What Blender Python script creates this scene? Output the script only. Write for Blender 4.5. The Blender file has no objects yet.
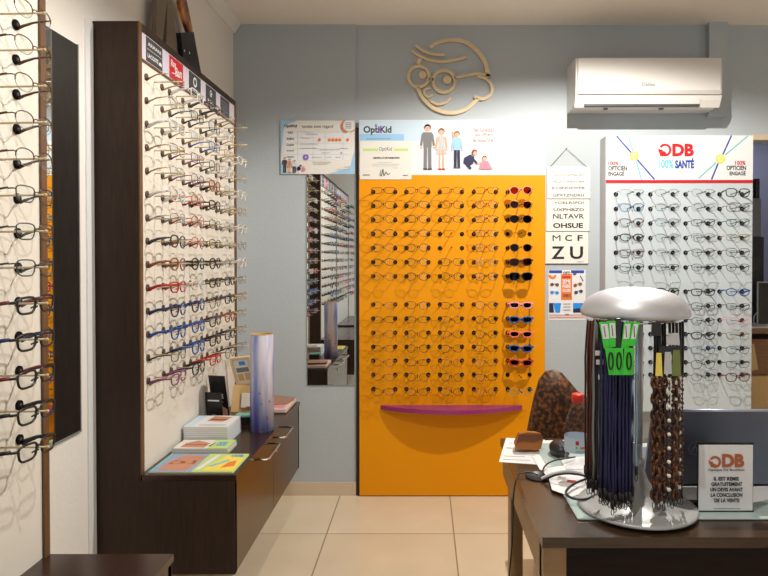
import bpy, bmesh, math, random
from mathutils import Vector, Matrix
R = random.Random(7)
SC = bpy.context.scene
COL = SC.collection
PI = math.pi

# ------------------------------------------------------------------ camera
F, CX, CY = 620.0, 424.0, 266.7
TH = math.radians(0.8)
CAMZ = 1.30
def ray(px, py):
    u = (px-CX)/F; v = -(py-CY)/F
    return Vector((u, math.cos(TH)+v*math.sin(TH), -math.sin(TH)+v*math.cos(TH)))
def atY(px, py, Y):
    d = ray(px, py); t = Y/d.y
    return Vector((d.x*t, Y, CAMZ+d.z*t))
def atX(px, py, X):
    d = ray(px, py); t = X/d.x
    return Vector((X, d.y*t, CAMZ+d.z*t))
def atZ(px, py, Z):
    d = ray(px, py); t = (Z-CAMZ)/d.z
    return Vector((d.x*t, d.y*t, Z))
cam = bpy.data.cameras.new('camera'); co = bpy.data.objects.new('camera', cam); COL.objects.link(co)
co.location = (0, 0, CAMZ); co.rotation_euler = (PI/2-TH, 0, 0)
cam.sensor_width = 36; cam.lens = F/768*36
cam.shift_x = -(CX-384)/768; cam.shift_y = -(288-CY)/768
cam.clip_start = 0.02
SC.camera = co

# ------------------------------------------------------------------ materials
def lin(c):
    return c/12.92 if c <= 0.04045 else ((c+0.055)/1.055)**2.4
def rgb(r, g, b): return (lin(r/255), lin(g/255), lin(b/255), 1)
MATS = {}
def mat(name, c, rough=0.5, metal=0.0, coat=0.0, emit=None, spec=0.5, bump=None, vary=None):
    if name in MATS: return MATS[name]
    m = bpy.data.materials.new(name); m.use_nodes = True
    nt = m.node_tree; b = nt.nodes['Principled BSDF']
    b.inputs['Base Color'].default_value = rgb(*c); b.inputs['Roughness'].default_value = rough
    b.inputs['Metallic'].default_value = metal; b.inputs['Coat Weight'].default_value = coat
    b.inputs['Specular IOR Level'].default_value = spec
    if emit:
        b.inputs['Emission Color'].default_value = rgb(*c); b.inputs['Emission Strength'].default_value = emit
    tc = None
    if vary:                      # vary = (scale, amount)
        tc = nt.nodes.new('ShaderNodeTexCoord')
        n = nt.nodes.new('ShaderNodeTexNoise'); n.inputs['Scale'].default_value = vary[0]; n.inputs['Detail'].default_value = 4
        nt.links.new(tc.outputs['Object'], n.inputs['Vector'])
        mr = nt.nodes.new('ShaderNodeMapRange'); mr.inputs[3].default_value = 1-vary[1]; mr.inputs[4].default_value = 1+vary[1]
        nt.links.new(n.outputs['Fac'], mr.inputs[0])
        mx = nt.nodes.new('ShaderNodeMix'); mx.data_type = 'RGBA'; mx.blend_type = 'MULTIPLY'; mx.inputs[0].default_value = 1
        mx.inputs[6].default_value = rgb(*c); nt.links.new(mr.outputs[0], mx.inputs[7])
        nt.links.new(mx.outputs[2], b.inputs['Base Color'])
    if bump:
        n2 = nt.nodes.new('ShaderNodeTexNoise'); n2.inputs['Scale'].default_value = bump[0]; n2.inputs['Detail'].default_value = 3
        tc = tc or nt.nodes.new('ShaderNodeTexCoord'); nt.links.new(tc.outputs['Object'], n2.inputs['Vector'])
        bp = nt.nodes.new('ShaderNodeBump'); bp.inputs['Strength'].default_value = bump[1]; bp.inputs['Distance'].default_value = 0.01
        nt.links.new(n2.outputs['Fac'], bp.inputs['Height']); nt.links.new(bp.outputs[0], b.inputs['Normal'])
    MATS[name] = m; return m

def wood(name, c1, c2, scale=(30, 30, 2), rough=0.35, spec=.5):
    m = bpy.data.materials.new(name); m.use_nodes = True; nt = m.node_tree; b = nt.nodes['Principled BSDF']
    tc = nt.nodes.new('ShaderNodeTexCoord'); mp = nt.nodes.new('ShaderNodeMapping'); mp.inputs['Scale'].default_value = scale
    n = nt.nodes.new('ShaderNodeTexNoise'); n.inputs['Scale'].default_value = 4; n.inputs['Detail'].default_value = 6
    cr = nt.nodes.new('ShaderNodeValToRGB'); cr.color_ramp.elements[0].position = .3; cr.color_ramp.elements[1].position = .7
    cr.color_ramp.elements[0].color = rgb(*c1); cr.color_ramp.elements[1].color = rgb(*c2)
    nt.links.new(tc.outputs['Object'], mp.inputs['Vector']); nt.links.new(mp.outputs[0], n.inputs['Vector'])
    nt.links.new(n.outputs['Fac'], cr.inputs[0]); nt.links.new(cr.outputs[0], b.inputs['Base Color'])
    b.inputs['Roughness'].default_value = rough; b.inputs['Specular IOR Level'].default_value = spec
    MATS[name] = m; return m

def glassy(name, tint, gloss=0.12, rough=0.03, alpha=1.0):
    m = bpy.data.materials.new(name); m.use_nodes = True; nt = m.node_tree; nt.nodes.clear()
    out = nt.nodes.new('ShaderNodeOutputMaterial'); t = nt.nodes.new('ShaderNodeBsdfTransparent'); g = nt.nodes.new('ShaderNodeBsdfGlossy')
    t.inputs[0].default_value = rgb(*tint); g.inputs[0].default_value = (1, 1, 1, 1); g.inputs['Roughness'].default_value = rough
    mx = nt.nodes.new('ShaderNodeMixShader'); lw = nt.nodes.new('ShaderNodeLayerWeight'); lw.inputs[0].default_value = .5
    pw = nt.nodes.new('ShaderNodeMath'); pw.operation = 'POWER'; pw.inputs[1].default_value = 3; nt.links.new(lw.outputs['Facing'], pw.inputs[0])
    mu = nt.nodes.new('ShaderNodeMath'); mu.operation = 'MULTIPLY_ADD'; mu.inputs[1].default_value = .22; mu.inputs[2].default_value = gloss*.06; nt.links.new(pw.outputs[0], mu.inputs[0])
    nt.links.new(mu.outputs[0], mx.inputs[0]); nt.links.new(t.outputs[0], mx.inputs[1]); nt.links.new(g.outputs[0], mx.inputs[2])
    nt.links.new(mx.outputs[0], out.inputs[0]); MATS[name] = m; return m

M = {}
M['wenge'] = wood('wenge', (40, 28, 20), (54, 38, 27), (30, 30, 3), 0.5, .3)
M['wenge_front'] = wood('wenge_front', (58, 40, 18), (70, 50, 24), (30, 5, 30), 0.25)
M['wenge_top'] = wood('wenge_top', (46, 30, 25), (60, 40, 33), (30, 4, 30), 0.22)
M['edge_brown'] = wood('edge_brown', (92, 62, 38), (108, 76, 48), (20, 20, 3), 0.4)
M['desk_top'] = wood('desk_top', (54, 38, 24), (68, 49, 31), (3, 30, 30), 0.24)
M['desk_side'] = wood('desk_side', (140, 108, 70), (152, 120, 80), (8, 8, 8), 0.4)
M['desk_dark'] = wood('desk_dark', (30, 22, 19), (40, 29, 24), (3, 30, 30), 0.6, .12)
M['shelf_wood'] = wood('shelf_wood', (120, 82, 48), (140, 98, 60), (3, 30, 30), 0.5)
M['birch'] = wood('birch', (214, 190, 150), (226, 204, 166), (4, 4, 20), 0.55)
M['kraft'] = mat('kraft', (205, 170, 115), 0.7, vary=(20, .08))
M['cream_board'] = mat('cream_board', (226, 221, 210), 0.45)
M['lavender'] = mat('lavender', (206, 200, 214), 0.5)
M['orange'] = mat('orange', (232, 150, 0), 0.5, spec=.2)
M['purple'] = mat('purple', (150, 50, 110), 0.3)
M['wall_blue'] = mat('wall_blue', (176, 184, 189), 0.75, vary=(1.3, .03), bump=(60, .12))
M['wall_white'] = mat('wall_white', (232, 228, 222), 0.75, bump=(60, .1))
M['ceiling_paint'] = mat('ceiling_paint', (240, 232, 222), 0.85)
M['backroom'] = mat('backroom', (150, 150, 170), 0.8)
M['white'] = mat('white', (226, 227, 228), 0.4)
M['offwhite'] = mat('offwhite', (224, 222, 214), 0.5)
M['ac_white'] = mat('ac_white', (216, 213, 209), 0.22)
M['ac_grey'] = mat('ac_grey', (186, 184, 182), 0.25)
M['pale_board'] = mat('pale_board', (196, 206, 212), 0.35)
M['red'] = mat('red', (196, 30, 40), 0.4)
M['black'] = mat('black', (22, 21, 22), 0.4)
M['dark_grey'] = mat('dark_grey', (62, 64, 68), 0.5)
M['mid_grey'] = mat('mid_grey', (120, 120, 122), 0.5)
M['pale_grey'] = mat('pale_grey', (190, 190, 192), 0.5)
M['teal'] = mat('teal', (110, 190, 205), 0.5)
M['blue'] = mat('blue', (40, 70, 165), 0.4)
M['sky_blue'] = mat('sky_blue', (150, 195, 230), 0.5)
M['bright_blue'] = mat('bright_blue', (40, 140, 225), 0.4)
M['pale_blue'] = mat('pale_blue', (196, 216, 232), 0.5)
M['yellow'] = mat('yellow', (240, 215, 90), 0.5)
M['lime'] = mat('lime', (190, 215, 60), 0.5)
M['green'] = mat('green', (60, 205, 50), 0.5)
M['pale_green'] = mat('pale_green', (190, 215, 130), 0.5)
M['print_orange'] = mat('print_orange', (226, 120, 50), 0.5)
M['logo_brown'] = mat('logo_brown', (176, 92, 50), 0.5)
M['skin'] = mat('skin', (226, 170, 140), 0.6)
M['peach'] = mat('peach', (196, 136, 108), 0.5)
M['hair'] = mat('hair', (110, 70, 48), 0.6)
M['pink'] = mat('pink', (220, 130, 150), 0.5)
M['rust'] = mat('rust', (150, 70, 45), 0.5)
M['violet'] = mat('violet', (130, 85, 190), 0.4)
M['lilac'] = mat('lilac', (170, 165, 215), 0.4)
M['tube_blue'] = mat('tube_blue', (90, 120, 205), 0.4)
M['chrome'] = mat('chrome', (210, 205, 198), 0.25, 1.0)
M['silver'] = mat('silver', (198, 200, 206), 0.45, 0.55)
M['silver_light'] = mat('silver_light', (166, 168, 168), 0.38, 0.25)
M['laptop'] = mat('laptop', (112, 116, 134), 0.35, 0.5)
M['laptop_edge'] = mat('laptop_edge', (170, 176, 196), 0.3, 0.5)
M['socket'] = mat('socket', (22, 19, 20), 0.8, spec=.1)
M['socket_brown'] = mat('socket_brown', (84, 66, 52), 0.5)
M['rod_beige'] = mat('rod_beige', (196, 176, 140), 0.35)
M['mirror'] = mat('mirror', (225, 230, 228), 0.015, 1.0)
M['mirror_edge'] = mat('mirror_edge', (170, 180, 176), 0.2, 0.5)
M['leather'] = mat('leather', (160, 92, 20), 0.45, vary=(30, .2))
M['navy'] = mat('navy', (26, 28, 72), 0.6)
M['cord_black'] = mat('cord_black', (28, 25, 26), 0.5)
M['cord_brown'] = mat('cord_brown', (92, 44, 34), 0.5)
M['cord_grey'] = mat('cord_grey', (120, 122, 120), 0.5)
M['cord_olive'] = mat('cord_olive', (110, 125, 60), 0.5)
M['pearl'] = mat('pearl', (240, 232, 215), 0.2)
M['paper_grey_blue'] = mat('paper_grey_blue', (150, 160, 185), 0.6)  # grey-blue of brochure covers and magazine print
M['cyan_box'] = mat('cyan_box', (120, 180, 170), 0.4)
M['clear_rod'] = glassy('clear_rod', (150, 155, 158), 0.6)
M['lens'] = glassy('lens', (250, 252, 252), 0.16)
M['lens_rose'] = glassy('lens_rose', (190, 110, 100), 0.12)
M['lens_brown'] = glassy('lens_brown', (120, 75, 45), 0.12)
M['lens_green'] = glassy('lens_green', (70, 70, 45), 0.12)
M['lens_dark'] = glassy('lens_dark', (50, 44, 48), 0.15)
M['glass_sheet'] = None

def tortoise(name, c1, c2, c3, scale, rough=0.3):
    m = bpy.data.materials.new(name); m.use_nodes = True; nt = m.node_tree; b = nt.nodes['Principled BSDF']
    tc = nt.nodes.new('ShaderNodeTexCoord'); n = nt.nodes.new('ShaderNodeTexNoise'); n.inputs['Scale'].default_value = scale; n.inputs['Detail'].default_value = 3
    cr = nt.nodes.new('ShaderNodeValToRGB'); e = cr.color_ramp.elements
    e[0].position = .38; e[0].color = rgb(*c1); e[1].position = .62; e[1].color = rgb(*c3)
    q = e.new(.5); q.color = rgb(*c2)
    nt.links.new(tc.outputs['Object'], n.inputs['Vector']); nt.links.new(n.outputs['Fac'], cr.inputs[0]); nt.links.new(cr.outputs[0], b.inputs['Base Color'])
    b.inputs['Roughness'].default_value = rough; MATS[name] = m; return m
M['tortoise'] = tortoise('tortoise', (30, 14, 8), (66, 34, 16), (120, 68, 28), 130)
M['tortoise_big'] = tortoise('tortoise_big', (70, 36, 18), (160, 92, 38), (205, 140, 66), 18)
M['velvet'] = tortoise('velvet', (36, 19, 12), (74, 40, 18), (128, 78, 28), 75, 0.6)
M['bottle_plastic'] = glassy('bottle_plastic', (250, 250, 252), .25, .08)
m = mat('glass_sheet', (176, 196, 192), 0.12, coat=.5); M['glass_sheet'] = m
# floor tiles
m = bpy.data.materials.new('floor_tile'); m.use_nodes = True; nt = m.node_tree; b = nt.nodes['Principled BSDF']
tc = nt.nodes.new('ShaderNodeTexCoord'); mp = nt.nodes.new('ShaderNodeMapping'); mp.inputs['Location'].default_value = (0.459+6, -2.906+6, 0)
bk = nt.nodes.new('ShaderNodeTexBrick'); bk.offset = 0; bk.inputs['Scale'].default_value = 1; bk.inputs['Brick Width'].default_value = .6; bk.inputs['Row Height'].default_value = .6
bk.inputs['Mortar Size'].default_value = .003; bk.inputs['Mortar Smooth'].default_value = .1; bk.inputs['Bias'].default_value = 0
bk.inputs['Color1'].default_value = rgb(228, 212, 184); bk.inputs['Color2'].default_value = rgb(222, 204, 175); bk.inputs['Mortar'].default_value = rgb(150, 128, 104)
n = nt.nodes.new('ShaderNodeTexNoise'); n.inputs['Scale'].default_value = 3.5; n.inputs['Detail'].default_value = 5
mr = nt.nodes.new('ShaderNodeMapRange'); mr.inputs[3].default_value = .86; mr.inputs[4].default_value = 1.12
mx = nt.nodes.new('ShaderNodeMix'); mx.data_type = 'RGBA'; mx.blend_type = 'MULTIPLY'; mx.inputs[0].default_value = 1
nt.links.new(tc.outputs['Object'], mp.inputs[0]); nt.links.new(mp.outputs[0], bk.inputs[0]); nt.links.new(tc.outputs['Object'], n.inputs['Vector'])
nt.links.new(n.outputs['Fac'], mr.inputs[0]); nt.links.new(bk.outputs[0], mx.inputs[6]); nt.links.new(mr.outputs[0], mx.inputs[7]); nt.links.new(mx.outputs[2], b.inputs['Base Color'])
b.inputs['Roughness'].default_value = .3; M['floor_tile'] = m
M['skirting'] = mat('skirting', (205, 186, 160), 0.45, vary=(6, .05))

# ------------------------------------------------------------------ mesh building
class MB:
    def __init__(s): s.bm = bmesh.new(); s.mats = []
    def mi(s, m):
        m = M[m] if isinstance(m, str) else m
        if m not in s.mats: s.mats.append(m)
        return s.mats.index(m)
    def faces(s, vs, fs, m, smooth=False):
        k = s.mi(m); bv = [s.bm.verts.new(v) for v in vs]
        for f in fs:
            try:
                q = s.bm.faces.new([bv[i] for i in f]); q.material_index = k; q.smooth = smooth
            except ValueError: pass
        return s
    def box(s, x0, x1, y0, y1, z0, z1, m):
        vs = [(x, y, z) for x in (x0, x1) for y in (y0, y1) for z in (z0, z1)]
        return s.faces(vs, [(0, 1, 3, 2), (4, 6, 7, 5), (0, 4, 5, 1), (2, 3, 7, 6), (0, 2, 6, 4), (1, 5, 7, 3)], m)
    def bbox(s, x0, x1, y0, y1, z0, z1, m, r=.004, seg=2):
        t = bmesh.new(); bmesh.ops.create_cube(t, size=1)
        for v in t.verts:
            v.co = Vector(((x0+x1)/2+v.co.x*(x1-x0), (y0+y1)/2+v.co.y*(y1-y0), (z0+z1)/2+v.co.z*(z1-z0)))
        bmesh.ops.bevel(t, geom=t.edges[:], offset=r, segments=seg, affect='EDGES', profile=.5)
        s.add(t, m); return s
    def add(s, t, m, mw=None, smooth=False):
        t.verts.ensure_lookup_table(); t.verts.index_update()
        vs = [(mw @ v.co if mw else v.co.copy()) for v in t.verts]
        fs = [[v.index for v in f.verts] for f in t.faces]; t.free()
        return s.faces(vs, fs, m, smooth)
    def prism(s, pts, axis_vec, m, smooth=False):      # closed 3D outline swept by a vector
        n = len(pts); a = [Vector(p) for p in pts]; b = [p+Vector(axis_vec) for p in a]
        s.faces(a+b, [list(range(n))[::-1], list(range(n, 2*n))]+[(i, (i+1) % n, (i+1) % n+n, i+n) for i in range(n)], m, smooth); return s
    def tube(s, path, r, m, sides=6, closed=False, smooth=True, flat=None):
        P = [Vector(p) for p in path]; n = len(P); rings = []
        rr = r if isinstance(r, (list, tuple)) else [r]*n
        up = None
        for i in range(n):
            if closed: t = P[(i+1) % n]-P[i-1]
            else: t = P[min(i+1, n-1)]-P[max(i-1, 0)]
            if t.length < 1e-9: t = Vector((0, 0, 1))
            t.normalize()
            if up is None:
                up = Vector((0, 0, 1)) if abs(t.z) < .9 else Vector((1, 0, 0))
                if flat: up = Vector(flat[0])
            if flat: a = (Vector(flat[0])-t*t.dot(Vector(flat[0]))).normalized()
            else: a = (up-t*t.dot(up)).normalized(); up = a
            b = t.cross(a)
            fx = flat[1] if flat else 1
            rings.append([P[i]+a*math.cos(2*PI*k/sides)*rr[i]*fx+b*math.sin(2*PI*k/sides)*rr[i] for k in range(sides)])
        vs = [v for g in rings for v in g]; fs = []
        for i in range(n if closed else n-1):
            j = (i+1) % n
            for k in range(sides):
                l = (k+1) % sides; fs.append((i*sides+k, i*sides+l, j*sides+l, j*sides+k))
        if not closed: fs += [list(range(sides))[::-1], list(range((n-1)*sides, n*sides))]
        return s.faces(vs, fs, m, smooth)
    def lathe(s, prof, c, m, seg=32, smooth=True):     # prof [(r,z)]
        vs = []; fs = []
        for (r, z) in prof:
            for k in range(seg):
                a = 2*PI*k/seg; vs.append((c[0]+r*math.cos(a), c[1]+r*math.sin(a), c[2]+z))
        for i in range(len(prof)-1):
            for k in range(seg):
                l = (k+1) % seg; fs.append((i*seg+k, i*seg+l, (i+1)*seg+l, (i+1)*seg+k))
        fs += [list(range(seg))[::-1], [(len(prof)-1)*seg+k for k in range(seg)]]
        return s.faces(vs, fs, m, smooth)
    def ball(s, c, r, m, seg=10, sc=(1, 1, 1)):
        prof = [(r*math.sin(PI*i/8)*1.0+1e-5, -r*math.cos(PI*i/8)) for i in range(9)]
        t = MB(); t.lathe(prof, (0, 0, 0), m, seg)
        return s.add(t.bm, m, Matrix.Translation(c) @ Matrix.Diagonal((*sc, 1)), True)
    def build(s, name, parent=None, loc=None, rotz=0):
        bmesh.ops.recalc_face_normals(s.bm, faces=s.bm.faces[:])
        me = bpy.data.meshes.new(name); o = bpy.data.objects.new(name, me); COL.objects.link(o)
        off = Vector(loc) if loc else (parent.location.copy() if parent and parent.get('_w') else Vector((0, 0, 0)))
        bmesh.ops.translate(s.bm, verts=s.bm.verts[:], vec=-off)
        s.bm.to_mesh(me); s.bm.free()
        for m in s.mats: me.materials.append(m)
        if loc: o.location = loc
        if parent: o.parent = parent
        if parent and parent.get('_w') and False: pass
        return o
def sub(mb, name, parent, grand):      # sub-part: geometry in world coordinates, parent a mesh at its grand's origin
    return mb._sub(name, parent, grand)
def buildsub(mb, name, parent, root):
    bmesh.ops.recalc_face_normals(mb.bm, faces=mb.bm.faces[:])
    me = bpy.data.meshes.new(name); o = bpy.data.objects.new(name, me); COL.objects.link(o)
    bmesh.ops.translate(mb.bm, verts=mb.bm.verts[:], vec=-root.location); mb.bm.to_mesh(me); mb.bm.free()
    for m in mb.mats: me.materials.append(m)
    o.parent = parent; return o
def tag(o, label, cat, group=None):
    o['label'] = label; o['category'] = cat
    if group: o['group'] = group
    return o
def thing(name, label, cat, loc, group=None, world=True):
    o = bpy.data.objects.new(name, None); COL.objects.link(o); o.location = loc; o.empty_display_size = .02
    tag(o, label, cat, group)
    if world: o['_w'] = 1
    return o
def struct(mb, name):
    o = mb.build(name); o['kind'] = 'structure'; return o
def solo(mb, name, label, cat, loc, group=None):
    return tag(mb.build(name, loc=loc), label, cat, group)

# text as mesh data
TXT = {}
def text_geo(s, bold=0.0):
    k = (s, bold)
    if k in TXT: return TXT[k]
    c = bpy.data.curves.new('t', 'FONT'); c.body = s; c.size = 1; c.offset = bold; c.resolution_u = 3
    o = bpy.data.objects.new('t', c); COL.objects.link(o); bpy.context.view_layer.update()
    dg = bpy.context.evaluated_depsgraph_get(); me = bpy.data.meshes.new_from_object(o.evaluated_get(dg))
    vs = [v.co.copy() for v in me.vertices]; fs = [list(p.vertices) for p in me.polygons]
    bpy.data.objects.remove(o); bpy.data.curves.remove(c); bpy.data.meshes.remove(me)
    x0 = min(v.x for v in vs); x1 = max(v.x for v in vs); y0 = min(v.y for v in vs); y1 = max(v.y for v in vs)
    vs = [((v.x-x0)/(x1-x0), (v.y-y0)/(y1-y0)) for v in vs]
    TXT[k] = (vs, fs); return TXT[k]
class Print:
    """flat printing on a real surface: u right, v up, n out of the surface (metres)"""
    def __init__(s, origin, U, V, px=None, first=.0006):
        s.o = Vector(origin); s.U = Vector(U).normalized(); s.V = Vector(V).normalized(); s.N = s.U.cross(s.V); s.mb = MB(); s.k = first; s.px = px
    def P(s, u, v): return s.o+s.U*u+s.V*v+s.N*s.k
    def nx(s): s.k += .00012
    def poly(s, pts, m):
        if s.px: pts = [s.px(*p) for p in pts]
        s.nx(); s.mb.faces([s.P(*p) for p in pts], [list(range(len(pts)))], m)
    def rect(s, a, b, c, d, m): s.poly([(a, b), (c, b), (c, d), (a, d)], m)
    def disc(s, cx, cy, r, m, ry=None, n=18):
        ry = ry or r; s.poly([(cx+r*math.cos(2*PI*i/n), cy+ry*math.sin(2*PI*i/n)) for i in range(n)], m)
    def arc(s, cx, cy, r0, r1, a0, a1, m, n=20):
        s.nx(); pts = []
        for i in range(n+1):
            a = math.radians(a0+(a1-a0)*i/n)
            for r in (r0, r1):
                p = (cx+r*math.cos(a), cy+r*math.sin(a)); p = s.px(*p) if s.px else p; pts.append(s.P(*p))
        s.mb.faces(pts, [(2*i, 2*i+1, 2*i+3, 2*i+2) for i in range(n)], m)
    def line(s, x0, y0, x1, y1, w, m):
        d = Vector((x1-x0, y1-y0)); q = Vector((-d.y, d.x)).normalized()*w/2
        s.poly([(x0+q.x, y0+q.y), (x1+q.x, y1+q.y), (x1-q.x, y1-q.y), (x0-q.x, y0-q.y)], m)
    def pline(s, pts, w, m):
        for a, b in zip(pts, pts[1:]): s.line(a[0], a[1], b[0], b[1], w, m)
    def text(s, t, x0, yb, x1, yt, m, bold=0.0, slant=0):    # box: left, bottom, right, top
        s.nx(); vs, fs = text_geo(t, bold); out = []
        for (a, b) in vs:
            p = (x0+(x1-x0)*a, yb+(yt-yb)*b+slant*a)
            p = s.px(*p) if s.px else p; out.append(s.P(*p))
        s.mb.faces(out, fs, m)
    def build(s, name, parent, root=None):
        if root is not None: return buildsub(s.mb, name, parent, root)
        return s.mb.build(name, parent)
def front_print(Y):
    return Print((0, Y, 0), (1, 0, 0), (0, 0, 1), px=lambda px, py: ((lambda q: (q.x, q.z))(atY(px, py, Y))))

# ------------------------------------------------------------------ the room
XL, XR, YB, YF, ZC = -1.036, 3.1, 3.40, -3.3, 2.57
DX0, DX1, DZ = 1.80, 2.75, 1.945              # opening to the back room
struct(MB().box(XL-.1, XR+.1, YF-.1, 5.3, -.1, 0, 'floor_tile'), 'floor')
struct(MB().box(XL-.1, XR+.1, YF-.1, 5.3, ZC, ZC+.1, 'ceiling_paint'), 'ceiling')
struct(MB().box(XL-.1, XL, YF, YB+.1, 0, ZC, 'wall_white'), 'wall_left')
w = MB(); w.box(XL, DX0, YB, YB+.12, 0, ZC, 'wall_blue'); w.box(DX0, DX1, YB, YB+.12, DZ, ZC, 'wall_blue'); w.box(DX1, XR, YB, YB+.12, 0, ZC, 'wall_blue')
w.box(XL, -.372, YB-.014, YB, 0, ZC, 'wall_blue'); struct(w, 'wall_back')
struct(MB().box(XR, XR+.1, YF, 5.3, 0, ZC, 'wall_white'), 'wall_right')
w = MB(); w.box(XL, XR, YF-.1, YF, 0, .35, 'wall_white'); w.box(XL, XR, YF-.1, YF, 2.35, ZC, 'wall_white')
w.box(XL, XL+.3, YF-.1, YF, .35, 2.35, 'wall_white'); w.box(XR-.3, XR, YF-.1, YF, .35, 2.35, 'wall_white'); struct(w, 'wall_front')
w = MB(); fm = 'dark_grey'
for x in (XL+.3, .5, 1.6, XR-.36): w.box(x, x+.06, YF-.08, YF-.02, .35, 2.35, fm)
w.box(XL+.3, XR-.3, YF-.08, YF-.02, .35, .41, fm); w.box(XL+.3, XR-.3, YF-.08, YF-.02, 2.29, 2.35, fm); struct(w, 'window_1')
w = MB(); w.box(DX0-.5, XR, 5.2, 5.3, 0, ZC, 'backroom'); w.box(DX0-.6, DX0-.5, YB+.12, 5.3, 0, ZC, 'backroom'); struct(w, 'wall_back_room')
w = MB(); w.box(DX0-.012, DX1+.03, YB-.008, YB, DZ, DZ+.03, 'skirting'); w.box(DX1, DX1+.035, YB-.008, YB, 0, DZ, 'skirting'); struct(w, 'trim_1')
struct(MB().box(XL, -.372, YB-.026, YB-.014, 0, .072, 'skirting'), 'baseboard_back')
struct(MB().box(.70, DX0, YB-.012, YB, 0, .072, 'skirting'), 'baseboard_back_right')
struct(MB().box(XL, XL+.012, YF, YB-.03, 0, .072, 'skirting'), 'baseboard_left')
w = MB(); w.prism([(XL, -3.3, ZC), (XL+.045, -3.3, ZC), (XL+.012, -3.3, ZC-.05), (XL, -3.3, ZC-.05)], (0, 6.68, 0), 'wall_white'); struct(w, 'trim_2')
struct(MB().box(XL, XL+.005, 1.900, 1.942, .0, 2.03, 'white'), 'trim_3')
# painted pipe boxing behind the air conditioner
a = atY(709, 30, 3.36); b2 = atY(727, 30, 3.36); z0 = atY(709, 116, 3.36).z
struct(MB().box(a.x, b2.x, 3.355, YB, z0, ZC, 'wall_blue'), 'trim_4')

# ------------------------------------------------------------------ eyeglasses
def superell(cx, cz, a, b, p, n=20, skew=0):
    out = []
    for i in range(n):
        t = 2*PI*i/n; c, s_ = math.cos(t), math.sin(t)
        x = abs(c)**(2/p)*math.copysign(1, c)*a; z = abs(s_)**(2/p)*math.copysign(1, s_)*b
        out.append((cx+x*(1+skew*z/b*.12), cz+z))
    return out
SH = {'rect': (.0255, .0165, 3.4), 'oval': (.0255, .018, 2.2), 'round': (.0225, .0205, 2.0), 'panto': (.0240, .0195, 2.5), 'tall': (.026, .021, 2.8), 'kid': (.024, .0155, 2.6)}
OUT = .08
def front_mb(mb, shape, style, m):
    a, b, p = SH[shape]
    thick = {'wire': .0014, 'semi': .0013, 'rimless': .0009, 'acetate': .0026, 'sport': .0042}[style]
    for sx in (-1, 1):
        pts = superell(sx*.034, 0, a, b, p, 20, 1)
        path = [(x, OUT-abs(x)*.08, z) for x, z in pts]
        if style in ('wire', 'acetate', 'sport'): mb.tube(path, thick, m, 5, True)
        elif style == 'semi': mb.tube([q for q in path if q[2] >= -.002][::1] if sx else path, thick, m, 5)
        if style in ('semi', 'rimless'): mb.tube([(q[0], q[1]-.0001, q[2]) for q in path], .0007, 'mid_grey', 4, True)
        mb.tube([(sx*.0045, OUT-.004, -.004), (sx*.008, OUT-.011, -.008)], .0018, 'lens' if style != 'acetate' else m, 4)
        ex = .034+a
        mb.tube([(sx*(ex-.001), OUT-.005, b*.5), (sx*.0655, OUT-.008, b*.5), (sx*.067, OUT-.016, b*.45)], thick*1.15, m, 5)
    bx = .034-a
    mb.tube([(-bx-.001, OUT-.001, b*.2), (-bx*.4, OUT, b*.42), (bx*.4, OUT, b*.42), (bx+.001, OUT-.001, b*.2)], thick, m, 5)
def lens_mb(mb, shape, sx, m):
    a, b, p = SH[shape]; pts = superell(sx*.034, 0, a, b, p, 20, 1)
    mb.prism([(x, OUT-abs(x)*.08-.0008, z) for x, z in pts], (0, .0014, 0), m)
def temple_mb(mb, style, sx, m):
    t = {'wire': .0013, 'semi': .0014, 'rimless': .0012, 'acetate': .0024, 'sport': .0034}[style]
    mb.tube([(sx*.067, OUT-.016, .009), (sx*.066, OUT-.045, .005), (sx*.0625, .014, -.003), (sx*.0605, .004, -.009)], [t, t*1.1, t*1.5, t*1.6], m, 5, flat=((0, 0, 1), 1.7))
GC = {}
def mesh_of(key, fn):
    if key not in GC:
        mb = MB(); fn(mb); bmesh.ops.recalc_face_normals(mb.bm, faces=mb.bm.faces[:])
        me = bpy.data.meshes.new(key[0]); mb.bm.to_mesh(me); mb.bm.free()
        for m in mb.mats: me.materials.append(m)
        GC[key] = me
    return GC[key]
FC = {
 'k': ('black', (24, 22, 26), .3, 0), 'g': ('gold', (176, 146, 92), .3, .7), 'w': ('silver', (150, 150, 155), .3, .7), 'b': ('blue', (28, 76, 150), .3, 0),
 'n': ('navy', (34, 46, 92), .3, 0), 'r': ('red', (176, 28, 40), .3, 0), 'p': ('plum', (132, 70, 110), .3, 0), 'o': ('brown', (140, 80, 45), .3, 0),
 'l': ('black', (24, 22, 26), .3, 0), 't': ('tortoiseshell', None, .3, 0), 'c': ('clear', (205, 200, 196), .2, 0), 'm': ('bronze', (92, 66, 48), .3, .6),
 'u': ('gunmetal', (74, 74, 80), .3, .6), 'd': ('wine-red', (110, 34, 44), .3, 0), 'q': ('pink', (232, 150, 165), .4, 0), 's': ('coral', (235, 110, 90), .4, 0), 'v': ('teal', (70, 140, 150), .3, 0)}
for k, v in FC.items():
    M['f_'+k] = M['tortoise'] if v[1] is None else mat('frame_'+v[0]+'_'+k, v[1], v[2], v[3])
ORD = ['first', 'second', 'third', 'fourth', 'fifth', 'sixth', 'seventh', 'eighth', 'ninth', 'tenth', 'eleventh', 'twelfth', 'thirteenth', 'fourteenth']
STY = {'wire': 'wire', 'semi': 'half-rim', 'rimless': 'rimless', 'acetate': 'full-rim', 'sport': 'chunky'}
LN = {'lens': '', 'lens_rose': 'rose-tinted', 'lens_brown': 'brown-tinted', 'lens_green': 'green-tinted', 'lens_dark': 'dark-lensed'}
NG = 0
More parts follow.
